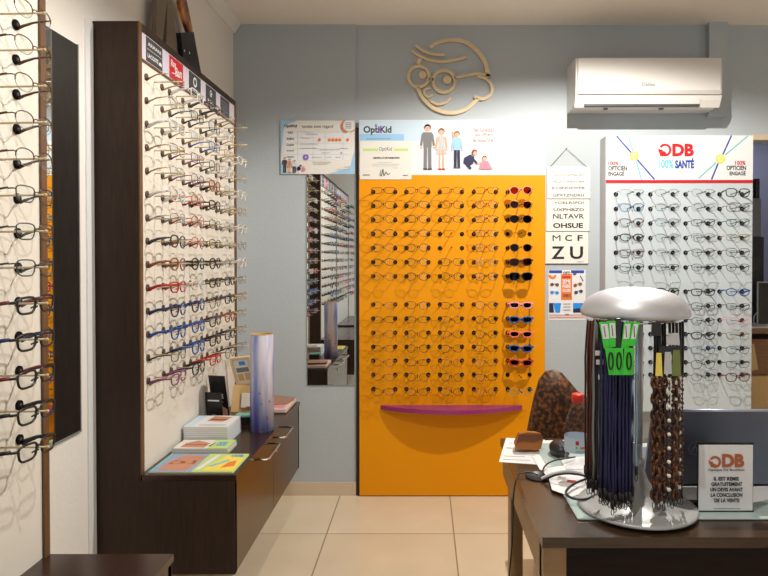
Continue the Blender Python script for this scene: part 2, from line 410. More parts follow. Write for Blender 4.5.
def glasses(pos, rotz, shape, style, ck, label, group, lens='lens', parts=True, name='eyeglasses', tc=None, tilt=None):
    global NG; NG += 1
    m = 'f_'+ck; tm = 'f_'+(tc or ck)
    rx = tilt if tilt is not None else R.uniform(-.03, .03)
    if not parts:
        def fn(mb):
            front_mb(mb, shape, style, m)
            for sx in (-1, 1): lens_mb(mb, shape, sx, lens); temple_mb(mb, style, sx, tm)
        o = bpy.data.objects.new(name, mesh_of((name, shape, style, m, lens), fn)); COL.objects.link(o)
        o.location = pos; o.rotation_euler = (0, 0, rotz); tag(o, label, 'glasses', group); return o
    o = thing(name, label, 'sunglasses' if lens != 'lens' else 'glasses', pos, group, False); o.rotation_euler = (0, rx, rotz)
    def ch(nm, key, fn):
        c = bpy.data.objects.new(nm, mesh_of((nm,)+key, fn)); COL.objects.link(c); c.parent = o; return c
    ch('frame_front', (shape, style, m), lambda mb: front_mb(mb, shape, style, m))
    for sx in (-1, 1):
        ch('lens', (shape, sx, lens), lambda mb: lens_mb(mb, shape, sx, lens))
        ch('temple', (style, sx, tm), lambda mb: temple_mb(mb, style, sx, tm))
    return o
def pegs(root, places, rotz, sock, rod, first=100, rods=True):
    """sockets and nose rods as parts of a display"""
    def sk(mb):
        mb.tube([(0, 0, 0), (0, .004, 0), (0, .005, 0)], [.0115, .0115, .0095], sock, 12); mb.tube([(0, .005, 0), (0, .0055, 0)], .0045, 'dark_grey', 8)
    def rd(mb): mb.tube([(0, 0, 0), (0, .10, .002)], .0022, rod, 6); mb.ball((0, .10, .002), .0034, rod, 8)
    sm = mesh_of(('socket', sock), sk); rm = mesh_of(('rod', rod), rd); c, s_ = math.cos(rotz), math.sin(rotz)
    n = 0; extra = []
    for p in places:
        for sx in (-1, 1):
            q = Vector(p)+Vector((c*sx*.0595, s_*sx*.0595, 0))-root.location
            if n < first:
                o = bpy.data.objects.new('socket', sm); COL.objects.link(o); o.location = q; o.rotation_euler = (0, 0, rotz); o.parent = root; n += 1
            else: extra.append(q)
        if rods:
            o = bpy.data.objects.new('rod', rm); COL.objects.link(o); o.location = Vector(p)-root.location; o.rotation_euler = (0, 0, rotz); o.parent = root
    if extra:
        mb = MB(); rm4 = Matrix.Rotation(rotz, 4, 'Z')
        for q in extra:
            t = MB(); sk(t); mb.add(t.bm, sock, Matrix.Translation(q) @ rm4)
        me = bpy.data.meshes.new('socket'); mb.bm.to_mesh(me); mb.bm.free(); me.materials.append(M[sock])
        o = bpy.data.objects.new('socket', me); COL.objects.link(o); o.parent = root; o['kind'] = 'stuff'

# ------------------------------------------------------------------ wall cabinets with frame racks (left wall)
XP = -.894
ROWZ = [1.883-.0755*k for k in range(14)]
def cabinet(y0, y1, label, XP=-.894, ZT=.615):
    ZB = ZT-.018
    root = thing('display_cabinet', label, 'display cabinet', (XL, (y0+y1)/2, .30)); xb = XL+.001
    def pt(mb, n): return mb.build(n, root)
    pt(MB().box(xb, XP, y0, y0+.02, ZB, 2.04, 'wenge').box(XP, XP+.004, y0, y0+.02, ZT, 2.04, 'edge_brown').box(xb, -.597, y0, y0+.02, .30, ZB, 'wenge'), 'side_panel')
    pt(MB().box(xb, XP, y1-.02, y1, ZB, 2.04, 'wenge').box(XP, XP+.004, y1-.02, y1, ZT, 2.04, 'edge_brown').box(xb, -.597, y1-.02, y1, .30, ZB, 'wenge'), 'side_panel')
    pt(MB().box(xb, XP+.004, y0+.02, y1-.02, 2.018, 2.04, 'wenge'), 'top_panel')
    pt(MB().box(-.93, XP-.002, y0+.02, y1-.02, ZT, 1.925, 'cream_board'), 'display_board')
    pt(MB().box(-.93, XP, y0+.02, y1-.02, 1.932, 2.018, 'lavender').box(-.93, XP+.003, y0+.02, y1-.02, 1.925, 1.932, 'edge_brown'), 'header_strip')
    pt(MB().box(XP+.0045, -.592, y0, y1, ZB+.001, ZT, 'wenge_top').box(XP-.001, XP+.0045, y0+.0205, y1-.0205, ZB+.001, ZT, 'wenge_top'), 'worktop')
    pt(MB().box(xb, -.615, y0+.02, y1-.02, .30, .318, 'wenge').box(xb, -.93, y0+.02, y1-.02, .318, 2.0, 'wenge'), 'carcass')
    ym = (y0+y1)/2
    for (a, b, h0, h1) in ((y0+.003, ym-.002, ym-.258, ym-.068), (ym+.002, y1-.003, ym+.012, ym+.165)):
        d = pt(MB().box(-.615, -.597, a+.0, b, .302, ZB-.002, 'wenge_front'), 'door')
        hz = ZT-.03
        h = MB(); h.tube([(-.597, h0, hz), (-.562, h0, hz), (-.553, h0+.012, hz), (-.553, h1-.012, hz), (-.562, h1, hz), (-.597, h1, hz)], .0036, 'chrome', 8)
        buildsub(h, 'handle', d, root)
        if a > ym: buildsub(MB().tube([(-.597, a+.03, .53), (-.59, a+.03, .53)], .008, 'chrome', 12), 'lock', d, root)
    return root
GLR = -PI/2
U1 = cabinet(1.946, 2.95, 'dark brown wall-hung display cabinet with frame rack, brand tags and two doors')
U2 = cabinet(.449, 1.457, 'dark brown wall-hung display cabinet cut by left edge of the photo', -.888, .600)
U3 = cabinet(-.575, .433, 'dark brown display cabinet seen only in the narrow mirror')
C1 = [2.065+.182*k for k in range(5)]
T1 = ['gcugg', 'gkkcg', 'cgbgc', 'gpkcg', 'gpogc', 'crlwg', 'wrkwc', 'urkgw', 'okkwc', 'rckuw', 'nnkug', 'bbuog', 'kbkug', 'pkrkw']
pl = [(XP-.002, y, z) for y in C1 for z in ROWZ]; pegs(U1, pl, GLR, 'socket_brown', 'rod_beige')
def pick(ck):
    if ck in 'g': return R.choice(['rimless', 'rimless', 'wire']), R.choice(['rect', 'oval'])
    if ck in 'w': return R.choice(['wire', 'semi']), R.choice(['rect', 'oval'])
    if ck in 'kt': return R.choice(['acetate', 'acetate', 'wire']), R.choice(['rect', 'panto', 'tall'])
    return 'acetate', R.choice(['rect', 'panto'])
def lab(ck, style, lens, r, c, rack):
    col = FC[ck][0]; l = LN[lens]
    a = (f'{l} {col} sunglasses' if l else f'{col} {STY[style]} glasses')
    return f'{a} in the {ORD[r]} row, {ORD[c]} column of the {rack}'
for r in range(14):
    for c in range(5):
        ck = T1[r][c]; st, sh = pick(ck)
        if ck in 'bpr' and r < 8: st = 'wire'
        glasses((XP, C1[c], ROWZ[r]), GLR, sh, st, ck, lab(ck, st, 'lens', r, c, 'cabinet beside the tube'), 'frames on the cabinet rack', tc=('k' if ck == 'o' and r < 7 else None))
# near rack
C2 = [1.297]+[1.092-.172*k for k in range(4)]
XP = -.888; pl = [(XP-.002, y, z) for y in C2 for z in ROWZ]; pegs(U2, pl, GLR, 'socket', 'rod_beige')
for c in range(5):
    for r in range(14):
        if c == 0:
            ck = 'wmmmmmuuu'[r] if r < 9 else 'k'; st = 'semi' if r < 6 else ('wire' if r < 9 else 'acetate'); sh = 'rect' if r > 5 else 'oval'
            lb = lab(ck, st, 'lens', r, 0, 'rack at the left edge')
            tc = {9: 'd', 11: 'd', 10: 'n'}.get(r)
        else:
            ck = R.choice('kkkwgnrotmub'); st, sh = pick(ck); lb = lab(ck, st, 'lens', r, c, 'mirrored left rack'); tc = None
        glasses((XP, C2[c], ROWZ[r]), GLR, sh, st, ck, lb, 'frames on the nearest rack', tc=tc)
XP = -.894
# rack seen only in the mirror
C3 = [.284-.182*k for k in range(5)]; n3 = 0; stuff = MB()
for c in range(5):
    for r in range(14):
        ck = R.choice('kkkwgnro'); st = 'acetate' if ck in 'knro' else 'wire'; sh = 'rect'
        if n3 < 40:
            glasses((XP, C3[c], ROWZ[r]), GLR, sh, st, ck, lab(ck, st, 'lens', r, c, 'farthest mirrored rack'), 'frames on the mirrored rack', parts=False)
        else:
            mw = Matrix.Translation((XP, C3[c], ROWZ[r])) @ Matrix.Rotation(GLR, 4, 'Z'); t = MB(); front_mb(t, sh, st, 'f_'+ck)
            for sx in (-1, 1): temple_mb(t, st, sx, 'f_'+ck)
            stuff.add(t.bm, 'f_'+ck, mw)
        n3 += 1
o = solo(stuff, 'eyeglasses', 'assorted glasses far along the rack seen only in the mirror', 'glasses', (XP, C3[4], ROWZ[13])); o['kind'] = 'stuff'
# brand tags on the header
def header_tags(root, cols, XP=-.894):
    for i, y in enumerate(cols[:5]):
        pp = Print((XP, 0, 0), (0, 1, 0), (0, 0, 1), first=.0008); a, b = y-.062, y+.062; z0, z1 = 1.936, 2.014
        pp.mb.box(XP, XP+.0007, a, b, z0, z1, 'red' if i == 1 else 'dark_grey')
        if i == 0:
            pp.rect(a+.006, z0+.04, b-.006, z0+.042, 'pale_grey'); pp.text('ARMANI', a+.012, z1-.026, b-.012, z1-.014, 'white', .02); pp.text('LACOSTE', a+.01, z0+.014, b-.034, z0+.028, 'white', .03)
            pp.poly([(b-.03, z0+.014), (b-.01, z0+.012), (b-.006, z0+.02), (b-.016, z0+.026), (b-.028, z0+.022)], 'white')
        if i == 1:
            pp.text('Ray', a+.014, z0+.034, y-.004, z1-.012, 'white', .02, slant=.006); pp.text('Ban', y-.01, z0+.016, b-.014, z0+.05, 'white', .02, slant=.008); pp.line(a+.02, z0+.02, y, z0+.028, .003, 'white')
        if i == 2:
            pp.arc(y, (z0+z1)/2+.01, .012, .019, 0, 360, 'white'); pp.text('OAKLEY', a+.025, z0+.01, b-.025, z0+.022, 'white', .02)
        if i == 3:
            pp.arc(y, (z0+z1)/2+.014, .009, .014, 60, 300, 'white'); pp.disc(y+.006, (z0+z1)/2+.014, .006, 'white'); pp.text('RALPH', a+.022, z0+.012, b-.022, z0+.024, 'white', .03)
        if i == 4:
            for k in range(4): pp.rect(a+.015, z0+.02+k*.012, b-.015, z0+.024+k*.012, 'mid_grey')
        pp.build('brand_tag', root)
header_tags(U1, C1); header_tags(U2, C2, -.888)

# ------------------------------------------------------------------ dark mirror on left wall
a = atX(75, 46, XL); y1 = a.y
r0 = thing('wall_mirror', 'tall frameless mirror on the white left wall, reflecting dark wood', 'mirror', (XL, (1.47+y1)/2, .78))
MB().box(XL+.001, XL+.008, 1.47, y1, .785, 1.932, 'mirror').build('mirror_glass', r0)
MB().box(XL+.001, XL+.0078, y1, y1+.006, .781, 1.935, 'mirror_edge').box(XL+.001, XL+.0078, 1.47, y1+.006, .779, .785, 'mirror_edge').build('edge_strip', r0)

# ------------------------------------------------------------------ orange panel
YO = 3.362
q0 = atY(359, 120, YO); q1 = atY(544.5, 494.5, YO); zh = atY(359, 175, YO).z
OP = thing('glasses_display', 'tall orange panel of children\'s glasses with white picture header', 'display panel', ((q0.x+q1.x)/2, YB-.01, 0))
MB().box(q0.x, q1.x, YO, YB-.001, .006, zh, 'orange').build('board', OP)
hd = MB().box(q0.x, q1.x, YO, YB-.001, zh, q0.z, 'white').build('header', OP)
MB().box(q0.x-.018, q0.x-.001, YO+.012, YB-.015, 0, atY(358, 127, YO).z, 'wenge').build('edge_strip', OP)
s0 = atY(381, 405.5, YO-.1).z
sx0, sx1 = atY(381, 405, YO).x, atY(522, 405, YO).x
sh = MB(); pts = [(sx0, YO, 0)]
for i in range(17):
    t = i/16; pts.append((sx0+(sx1-sx0)*t, YO-.01-.115*math.sin(PI*t)**.8, 0))
pts.append((sx1, YO, 0)); zsh = atY(381, 409, YO).z
sh.prism([(x, y, zsh) for x, y, _ in pts], (0, 0, .022), 'purple'); sh.build('shelf', OP)
p = front_print(YO)
p.rect(359.6, 120.6, 430, 141, 'pale_blue'); p.rect(359.6, 134, 404, 141, 'sky_blue')
p.text('OptiKid', 363.5, 135, 391.5, 126, 'dark_grey', .035); p.line(376, 127.5, 376, 124, 1, 'dark_grey'); p.line(374.8, 126, 377.2, 126, .8, 'dark_grey'); p.text('K', 378.6, 133.2, 382.6, 126.4, 'violet', .03)
p.rect(366, 138.6, 391, 139.2, 'mid_grey')
p.build('logo', hd, OP); p = front_print(YO)
p.text('"les lunettes', 472.5, 132, 494, 127.5, 'rust', .01); p.text('qui offrent', 475, 137, 493, 132.6, 'rust', .01); p.text('le sourire"', 473, 142, 495, 137.8, 'rust', .01)
p.build('lettering', hd, OP)
p = front_print(YO)
def kid(p, x, top, bot, w, topc, botc, hairc='hair', dress=False, s=1):
    h = bot-top; p.disc(x, top+h*.09, h*.075, hairc); p.disc(x, top+h*.115, h*.06, 'skin')
    sh_, hip = top+h*.19, top+h*.52
    if dress: p.poly([(x-w*.3, sh_), (x+w*.3, sh_), (x+w*.28, hip-h*.1), (x+w*.62, hip+h*.12), (x-w*.62, hip+h*.12), (x-w*.28, hip-h*.1)], topc)
    else: p.poly([(x-w*.4, sh_), (x+w*.4, sh_), (x+w*.36, hip), (x-w*.36, hip)], topc)
    for sx in (-1, 1):
        p.line(x+sx*w*.4, sh_+h*.03, x+sx*w*.56, hip-h*.04, w*.2, topc if not dress else 'skin'); p.disc(x+sx*w*.55, hip, w*.1, 'skin')
        p.line(x+sx*w*.18, hip, x+sx*w*.2, bot-h*.03, w*.3 if not dress else w*.16, botc); p.rect(x+sx*w*.2-w*.18, bot-h*.035, x+sx*w*.2+w*.18, bot, 'dark_grey' if not dress else 'red')
kid(p, 427.5, 123.5, 170, 11.5, 'mid_grey', 'mid_grey'); kid(p, 441.5, 127.5, 170, 9.5, 'pale_grey', 'skin', dress=True)
kid(p, 457, 130.5, 168.5, 9, 'sky_blue', 'navy')
p.line(453.8, 138, 452.6, 131.5, 2, 'skin'); p.disc(474.5, 152.5, 3, 'hair'); p.disc(475.3, 153.6, 2.2, 'skin'); p.poly([(464, 158), (470, 154.5), (474.5, 157), (473, 164), (468, 167), (463.5, 163)], 'navy')
p.line(472, 158, 477, 163.5, 2, 'navy'); p.line(467, 165, 471, 169, 2.4, 'navy'); p.disc(484.5, 158, 2.4, 'hair'); p.disc(484.5, 159, 2, 'skin'); p.poly([(481.5, 161), (488, 161), (492.5, 169.5), (478.5, 169.5)], 'pink'); p.line(482, 162.5, 477, 164, 1.4, 'skin')
p.build('picture', hd, OP)
OCX = [384.3, 417.5, 451, 484.8, 518.6]
ORY = [192, 206, 220, 234, 248, 262.1, 276.2, 304.3, 318.4, 332.6, 346.6, 360.4, 374.6, 389]
OT = ['mmmm', 'mkkd', 'mmkk', 'mm.m', 'om.o', 'kmmg', 'okkk', 'omdd', 'kkmk', 'omdm', 'mkkm', 'omoo', 'omkk', 'mmko']
SUN = {0: ('q', 'wire', 'round', 'lens_rose'), 1: ('g', 'wire', 'round', 'lens_brown'), 2: ('k', 'wire', 'round', 'lens_green'), 4: ('o', 'wire', 'round', 'lens_green'),
       5: ('t', 'acetate', 'panto', 'lens_brown'), 6: ('k', 'acetate', 'tall', 'lens_dark'), 7: ('q', 'sport', 'kid', 'lens_dark'), 8: ('b', 'sport', 'kid', 'lens_dark'),
       9: ('s', 'sport', 'kid', 'lens_dark'), 10: ('b', 'sport', 'kid', 'lens_dark'), 11: ('r', 'sport', 'kid', 'lens_dark'), 13: ('v', 'wire', 'oval', 'lens')}
pl = []
for c in range(5):
    for r in range(14):
        q = atY(OCX[c], ORY[r], YO); pl.append(q)
        if c < 4:
            ck = OT[r][c]
            if ck == '.': continue
            glasses(q, PI, ['oval', 'round', 'rect', 'panto'][R.randrange(4)], 'wire', ck, lab(ck, 'wire', 'lens', r, c, 'orange panel'), 'frames on the orange panel')
        elif r in SUN:
            ck, st, shp, ln = SUN[r]; glasses(q, PI, shp, st, ck, lab(ck, st, ln, r, c, 'orange panel'), 'frames on the orange panel', lens=ln)
pegs(OP, pl, PI, 'socket', 'clear_rod')
# certificate on the header
b0 = atY(359.8, 141, YO); b1 = atY(411.5, 179.5, YO)
ct = thing('certificate', 'white certificate sheet taped on lower left of the orange panel header', 'certificate', ((b0.x+b1.x)/2, YO-.003, b1.z))
MB().box(b0.x, b1.x, YO-.0035, YO-.0016, b1.z, b0.z, 'offwhite').build('sheet', ct)
p = front_print(YO-.0035)
p.rect(363, 148.5, 408, 151, 'pale_green'); p.rect(378, 147, 394, 153, 'offwhite'); p.text('OptiKid', 379, 152, 392, 147, 'dark_grey', .0); p.text('CERTIFICAT DE FORMATION', 373, 158.8, 399.5, 157, 'black', .03)
for (x0_, x1_, y_) in ((378, 392, 162.2), (372, 400, 164), (372, 398, 165.8), (393, 398, 167.8)): p.rect(x0_, y_, x1_, y_+.4, 'pale_grey')
p.pline([(381, 170), (380, 175), (381.5, 176), (383, 169), (384, 176), (386, 172), (388, 175), (390, 173)], .6, 'black'); p.rect(363, 174.5, 370, 175.3, 'mid_grey'); p.rect(403, 175, 408, 175.7, 'mid_grey')
p.build('lettering', ct)

# ------------------------------------------------------------------ poster left + narrow mirror
YW = YB-.014
b0 = atY(307, 174, YW-.004); b1 = atY(354.5, 385, YW-.004)
mr_ = thing('wall_mirror', 'narrow frameless mirror on the blue wall reflecting the racks', 'mirror', ((b0.x+b1.x)/2, YW, b1.z))
MB().box(b0.x, b1.x, YW-.006, YW-.0005, b1.z, b0.z, 'mirror').build('mirror_glass', mr_)
MB().box(b0.x-.003, b0.x, YW-.0055, YW-.0005, b1.z-.003, b0.z, 'mirror_edge').box(b0.x-.003, b1.x, YW-.0055, YW-.0005, b1.z-.003, b1.z, 'mirror_edge').build('edge_strip', mr_)
YP = YW-.009
b0 = atY(280.5, 120.5, YP); b1 = atY(354.8, 174, YP)
po = thing('poster', 'small price poster with pale blue corners above the narrow mirror', 'poster', ((b0.x+b1.x)/2, YP, b1.z))
MB().box(b0.x, b1.x, YP, YP+.0015, b1.z, b0.z, 'offwhite').build('sheet', po)
p = front_print(YP)
p.poly([(280.8, 120.8), (297, 120.8), (284, 126), (282, 150), (280.8, 160)], 'sky_blue'); p.poly([(280.8, 173.6), (280.8, 160), (285, 172), (300, 173.6)], 'sky_blue'); p.poly([(354.5, 173.6), (354.5, 150), (350, 168), (328, 173.6)], 'sky_blue')
p.rect(285, 132, 350, 160, 'white')
p.text('OptiKid', 284, 128.2, 297, 124.5, 'dark_grey', .03); p.text('toutes sont regard', 302, 128.8, 333, 124.8, 'mid_grey', .01)
for k in range(5): p.rect(285.5, 132+k*5.6, 350, 132.2+k*5.6, 'pale_grey'); 
for x_ in (297.5, 313, 325, 343): p.rect(x_, 132, x_+.25, 160, 'pale_grey')
for k, w_ in enumerate(('3D', 'Solaire', 'Confort', 'Progressif', 'Optique')): p.text(w_, 288-(k > 0)*1.2, 133.7+k*6.1, 293+(k > 0)*1.2, 131.6+k*6.1, 'dark_grey', .02)
for (x_, n_) in ((319.5, 1), (329.5, 1), (333, 1), (336.4, 1), (339.9, 1), (347.8, 1)): p.disc(x_, 140, 1.5, 'print_orange', 1.6)
p.disc(306, 157.3, 2.9, 'violet'); p.disc(306, 157.3, 1.4, 'lilac'); p.disc(341.5, 153, .9, 'pink')
for (x0_, x1_, y_) in ((302, 312, 131.9), (301, 310, 138), (300, 318, 143.8), (300, 317, 148), (320, 340, 149.5), (322, 330, 152.5), (312, 322, 157), (327, 332, 157), (336, 341, 157), (313, 332, 162), (313, 328, 163.6), (344, 351, 166.6), (337, 350, 169), (306, 318, 134), (340, 348, 148)): p.rect(x0_, y_, x1_, y_+.5, 'pale_grey')
p.disc(348.5, 126, 5.2, 'white'); p.arc(348.5, 126, 6, 7.2, 100, 240, 'print_orange'); p.arc(348.5, 126, 6, 7.2, -20, 90, 'print_orange') if False else None
for k in range(4): p.rect(345.5, 122.8+k*1.7, 351.5, 123.5+k*1.7, 'mid_grey')
p.line(351, 132.5, 354.5, 130, 1, 'print_orange')
p.build('lettering', po)
p = front_print(YP-.002)
for (x_, t_, c_, d_) in ((284.8, 157, 'dark_grey', 0), (289.6, 158.5, 'peach', 1), (294.6, 160, 'pale_blue', 0)): kid(p, x_, t_, 172.6, 4.4, c_, 'dark_grey' if not d_ else 'skin', dress=bool(d_))
p.disc(299, 168.6, 2, 'navy'); p.disc(300.8, 165.8, 1.1, 'hair'); p.disc(304, 169.6, 1.8, 'pink'); p.disc(304, 167, 1, 'skin')
p.build('picture', po)

# ------------------------------------------------------------------ wooden face sign
def catmull(pts, n=6):
    out = []; P = [Vector(p) for p in pts]; P = [P[0]*2-P[1]]+P+[P[-1]*2-P[-2]]
    for i in range(1, len(P)-2):
        for k in range(n):
            t = k/n; a, b, c, d = P[i-1:i+3]
            out.append(.5*((2*b)+(c-a)*t+(2*a-5*b+4*c-d)*t*t+(3*b-a-3*c+d)*t**3))
    out.append(P[-2]); return out
YS = YB-.016
fs_ = thing('wall_sign', 'light wood cut-out of a round smiling face with glasses on wall', 'wall sign', tuple(atY(449, 117, YB)))
def stroke(name, pts, w, smooth=True, w1=None):
    q = catmull([(400+x/6.4, 30+y/6.4) for x, y in pts]) if smooth else [Vector((400+x/6.4, 30+y/6.4)) for x, y in pts]
    L, Rr = [], []; n = len(q)
    for i in range(n):
        d = (q[min(i+1, n-1)]-q[max(i-1, 0)]).normalized(); nrm = Vector((-d.y, d.x))
        ww = (w if w1 is None else w+(w1-w)*i/(n-1))/6.4/2
        L.append(q[i]+nrm*ww); Rr.append(q[i]-nrm*ww)
    mb = MB()
    vs = []
    for Y in (YS, YB-.002):
        for s_ in (L, Rr):
            for v in s_: vs.append(atY(v.x, v.y, YS)+Vector((0, Y-YS, 0)))
    fs = []
    for i in range(n-1):
        fs += [(i, i+1, n+i+1, n+i), (2*n+i, 3*n+i, 3*n+i+1, 2*n+i+1), (i, 2*n+i, 2*n+i+1, i+1), (n+i, n+i+1, 3*n+i+1, 3*n+i)]
    fs += [(0, n, 3*n, 2*n), (n-1, 3*n-1, 4*n-1, 2*n-1)]
    mb.faces(vs, fs, 'birch'); return mb.build(name, fs_)
def circ(cx, cy, r, n=28): return [(cx+r*math.cos(2*PI*i/n), cy+r*math.sin(2*PI*i/n)) for i in range(n+1)]
stroke('head_outline', [(192, 112), (240, 80), (330, 62), (420, 78), (500, 140), (548, 215), (566, 300)], 20, w1=28)
stroke('hair_strand', [(98, 100), (160, 138), (220, 155), (285, 158)], 17)
stroke('hair_strand', [(72, 130), (130, 168), (200, 194), (280, 201), (360, 190), (425, 172)], 17)
stroke('brow', [(130, 180), (115, 222)], 26, False)
stroke('lens_ring', circ(120, 297, 66), 20, False); stroke('lens_ring', circ(282, 328, 70), 20, False)
stroke('bridge', [(186, 312), (214, 318)], 20, False)
for (x, y, r) in ((145, 287, 25), (303, 318, 27)):
    mb = MB(); mb.prism([atY(400+(x+r*math.cos(2*PI*i/20))/6.4, 30+(y+r*math.sin(2*PI*i/20))/6.4, YS) for i in range(20)], (0, .013, 0), 'birch'); mb.build('pupil', fs_)
stroke('temple', [(350, 305), (440, 288), (500, 278), (582, 292)], 15)
stroke('ear', [(495, 294), (545, 308), (580, 340), (590, 385), (570, 422), (525, 440), (475, 425)], 19)
stroke('chin_outline', [(112, 368), (150, 440), (220, 502), (320, 530), (420, 508), (500, 440)], 22)
stroke('nose', [(195, 368), (160, 385), (158, 412), (184, 428), (210, 412)], 14)
stroke('mouth', [(196, 455), (240, 474), (290, 465), (328, 435)], 14)

# ------------------------------------------------------------------ air conditioner
XA0 = atY(567, 80, YB).x; YA = 3.205; XA1 = atY(722, 80, YA).x; ZT = atY(600, 57.5, YA).z; ZJ = atY(600, 95.5, YA).z; ZBt = atY(567, 112, YB-.04).z
ac = thing('air_conditioner', 'white split air conditioner mounted high on the blue wall', 'air conditioner', ((XA0+XA1)/2, YB, ZBt))
prof = [(YB-.002, ZT), (YA+.01, ZT), (YA+.002, ZT-.006), (YA, ZT-.02), (YA, ZJ), (YA+.008, ZJ-.02), (YA+.03, ZJ-.055), (YA+.065, ZBt+.012), (YA+.10, ZBt), (YB-.002, ZBt)]
MB().prism([(XA0+.004, y, z) for y, z in prof], (XA1-XA0-.008, 0, 0), 'ac_white').build('casing', ac)
for x in (XA0, XA1-.004): MB().prism([(x, y, z) for y, z in prof], (.004, 0, 0), 'ac_white').build('side_cap', ac)
MB().bbox(XA0+.008, XA1-.008, YA-.012, YA-.0005, ZJ+.004, ZT-.004, 'ac_white', .005).build('front_panel', ac)
MB().box(XA0+.008, XA1-.008, YA-.0135, YA-.012, ZJ+.010, ZJ+.024, 'ac_grey').build('trim_band', ac)
zz = atY(640, 105, YA+.01).z
fl = MB(); fl.prism([(XA0+.05, YA+.004, ZJ-.012), (XA0+.05, YA+.000, ZJ-.012), (XA0+.05, YA+.012, zz+.006), (XA0+.05, YA+.018, zz+.006)], (XA1-XA0-.16, 0, 0), 'ac_white'); fl.build('louver', ac)
MB().box(XA0+.05, XA1-.11, YA+.0085, YA+.04, zz-.005, zz+.004, 'dark_grey').build('air_slot', ac)
p = front_print(YA-.012); p.text('Daitsu', 642, 86, 655, 82.5, 'mid_grey', .02); p.build('logo', ac)
for x in (608, 665): MB().box(atY(x, 110, YA).x, atY(x+4, 110, YA).x, YA+.07, YA+.09, ZBt-.006, ZBt+.002, 'mid_grey').build('clip', ac)

# ------------------------------------------------------------------ white ODB panel
YD = 3.29
q0 = atY(606, 135.5, YD); q1 = atY(751, 411.5, YD); zr0 = atY(606, 180, YD).z; zr1 = atY(606, 183, YD).z
OD = thing('glasses_display', 'pale glasses panel with white ODB header and red stripe', 'display panel', ((q0.x+q1.x)/2, YB, q1.z))
MB().box(q0.x, q1.x, YD, YD+.012, q1.z, zr1, 'pale_board').build('board', OD)
MB().box(q0.x, q1.x, YD+.012, YB-.001, q1.z+.004, q0.z-.002, 'pale_grey').build('casing', OD)
hd = MB().box(q0.x, q1.x, YD-.001, YD+.012, zr1, q0.z, 'white').build('header', OD)
MB().box(q0.x, q1.x, YD-.0025, YD-.001, zr1, zr0, 'red').build('stripe', OD)
p = front_print(YD-.001)
def linepx(p, pts, w, m): p.pline(pts, w, m)
linepx(p, [(616.5, 136), (631.5, 153)], 1.5, 'blue'); linepx(p, [(637, 159.5), (654.5, 179.5)], 1.5, 'blue'); linepx(p, [(628.5, 136.5), (633, 152)], 1.3, 'teal'); linepx(p, [(636, 161), (641.5, 179.5)], 1.3, 'teal')
p.disc(634.3, 156, 4.6, 'yellow'); p.arc(634.3, 156, 1.6, 2.5, 0, 360, 'offwhite')
p.build('crossed_lines', hd, OD); p = front_print(YD-.001)
linepx(p, [(731.5, 135.5), (722.8, 154.5)], 1.5, 'blue'); linepx(p, [(718, 163.5), (711.5, 179.5)], 1.5, 'blue'); linepx(p, [(748, 135.8), (725, 155)], 1.3, 'teal'); linepx(p, [(716, 162.5), (698.5, 178.5)], 1.3, 'teal')
p.disc(720.3, 159, 4.8, 'yellow'); p.arc(720.3, 159, 1.7, 2.6, 0, 360, 'offwhite')
p.build('crossed_lines', hd, OD); p = front_print(YD-.001)
p.text('100%', 608.3, 165.2, 618.5, 161.4, 'red', .03); p.text('OPTICIEN', 608.3, 170.6, 627, 166, 'black', .03); p.text('ENGAGÉ', 608.3, 175.8, 624, 171, 'black', .03)
p.build('slogan', hd, OD); p = front_print(YD-.001)
p.text('100%', 735, 165, 745.5, 160.8, 'red', .03); p.text('OPTICIEN', 726.5, 170.2, 746, 165.6, 'black', .03); p.text('ENGAGÉ', 729.5, 175.4, 745.5, 170.6, 'black', .03)
p.build('slogan', hd, OD); p = front_print(YD-.001)
p.arc(665, 150, 4.1, 6.4, -150, 140, 'red'); p.disc(661.3, 151, 1.5, 'red'); p.line(659, 149, 661, 156, 1.8, 'red'); p.line(658.5, 151, 666, 153.5, 1.6, 'red'); p.disc(664.5, 153.5, 1.7, 'red'); p.line(664, 151, 662, 156.5, 1.3, 'red')
p.text('DB', 672.2, 156.3, 693.8, 143.7, 'red', .05)
p.build('logo', hd, OD); p = front_print(YD-.001)
p.text('100%', 658.5, 168.5, 673.5, 159.3, 'teal', .03); p.text('SANTÉ', 675, 168.5, 694, 158.2, 'blue', .05); p.rect(659, 171.3, 692, 171.8, 'pale_grey')
p.build('lettering', hd, OD)
DCX = [627, 661.4, 696.6, 730.5]; DRY = [194.3, 208.9, 223.4, 238, 252.6, 267.4, 291.5, 305.7, 320, 334, 348, 362, 374.5]
DT = ['wwwk', 'bwwt', 'dwkk', 'kwwg', 'dwtt', 'kknk', 'wkkb', 'kwkk', 'kwkq', 'kwkg', 'wkbk', 'kwkk', 'kkud']
pl = []
for c in range(4):
    for r in range(13):
        q = atY(DCX[c], DRY[r], YD); pl.append(q); ck = DT[r][c]
        st = 'acetate' if ck in 'kdtb' and (c*3+r) % 3 == 0 else ('semi' if ck == 'w' and c < 3 else 'wire')
        glasses(q, PI, ['rect', 'oval', 'panto', 'tall'][(c+r*3) % 4], st, ck, lab(ck, st, 'lens', r, c, 'ODB panel'), 'frames on the ODB panel')
pegs(OD, pl, PI, 'socket', 'clear_rod')

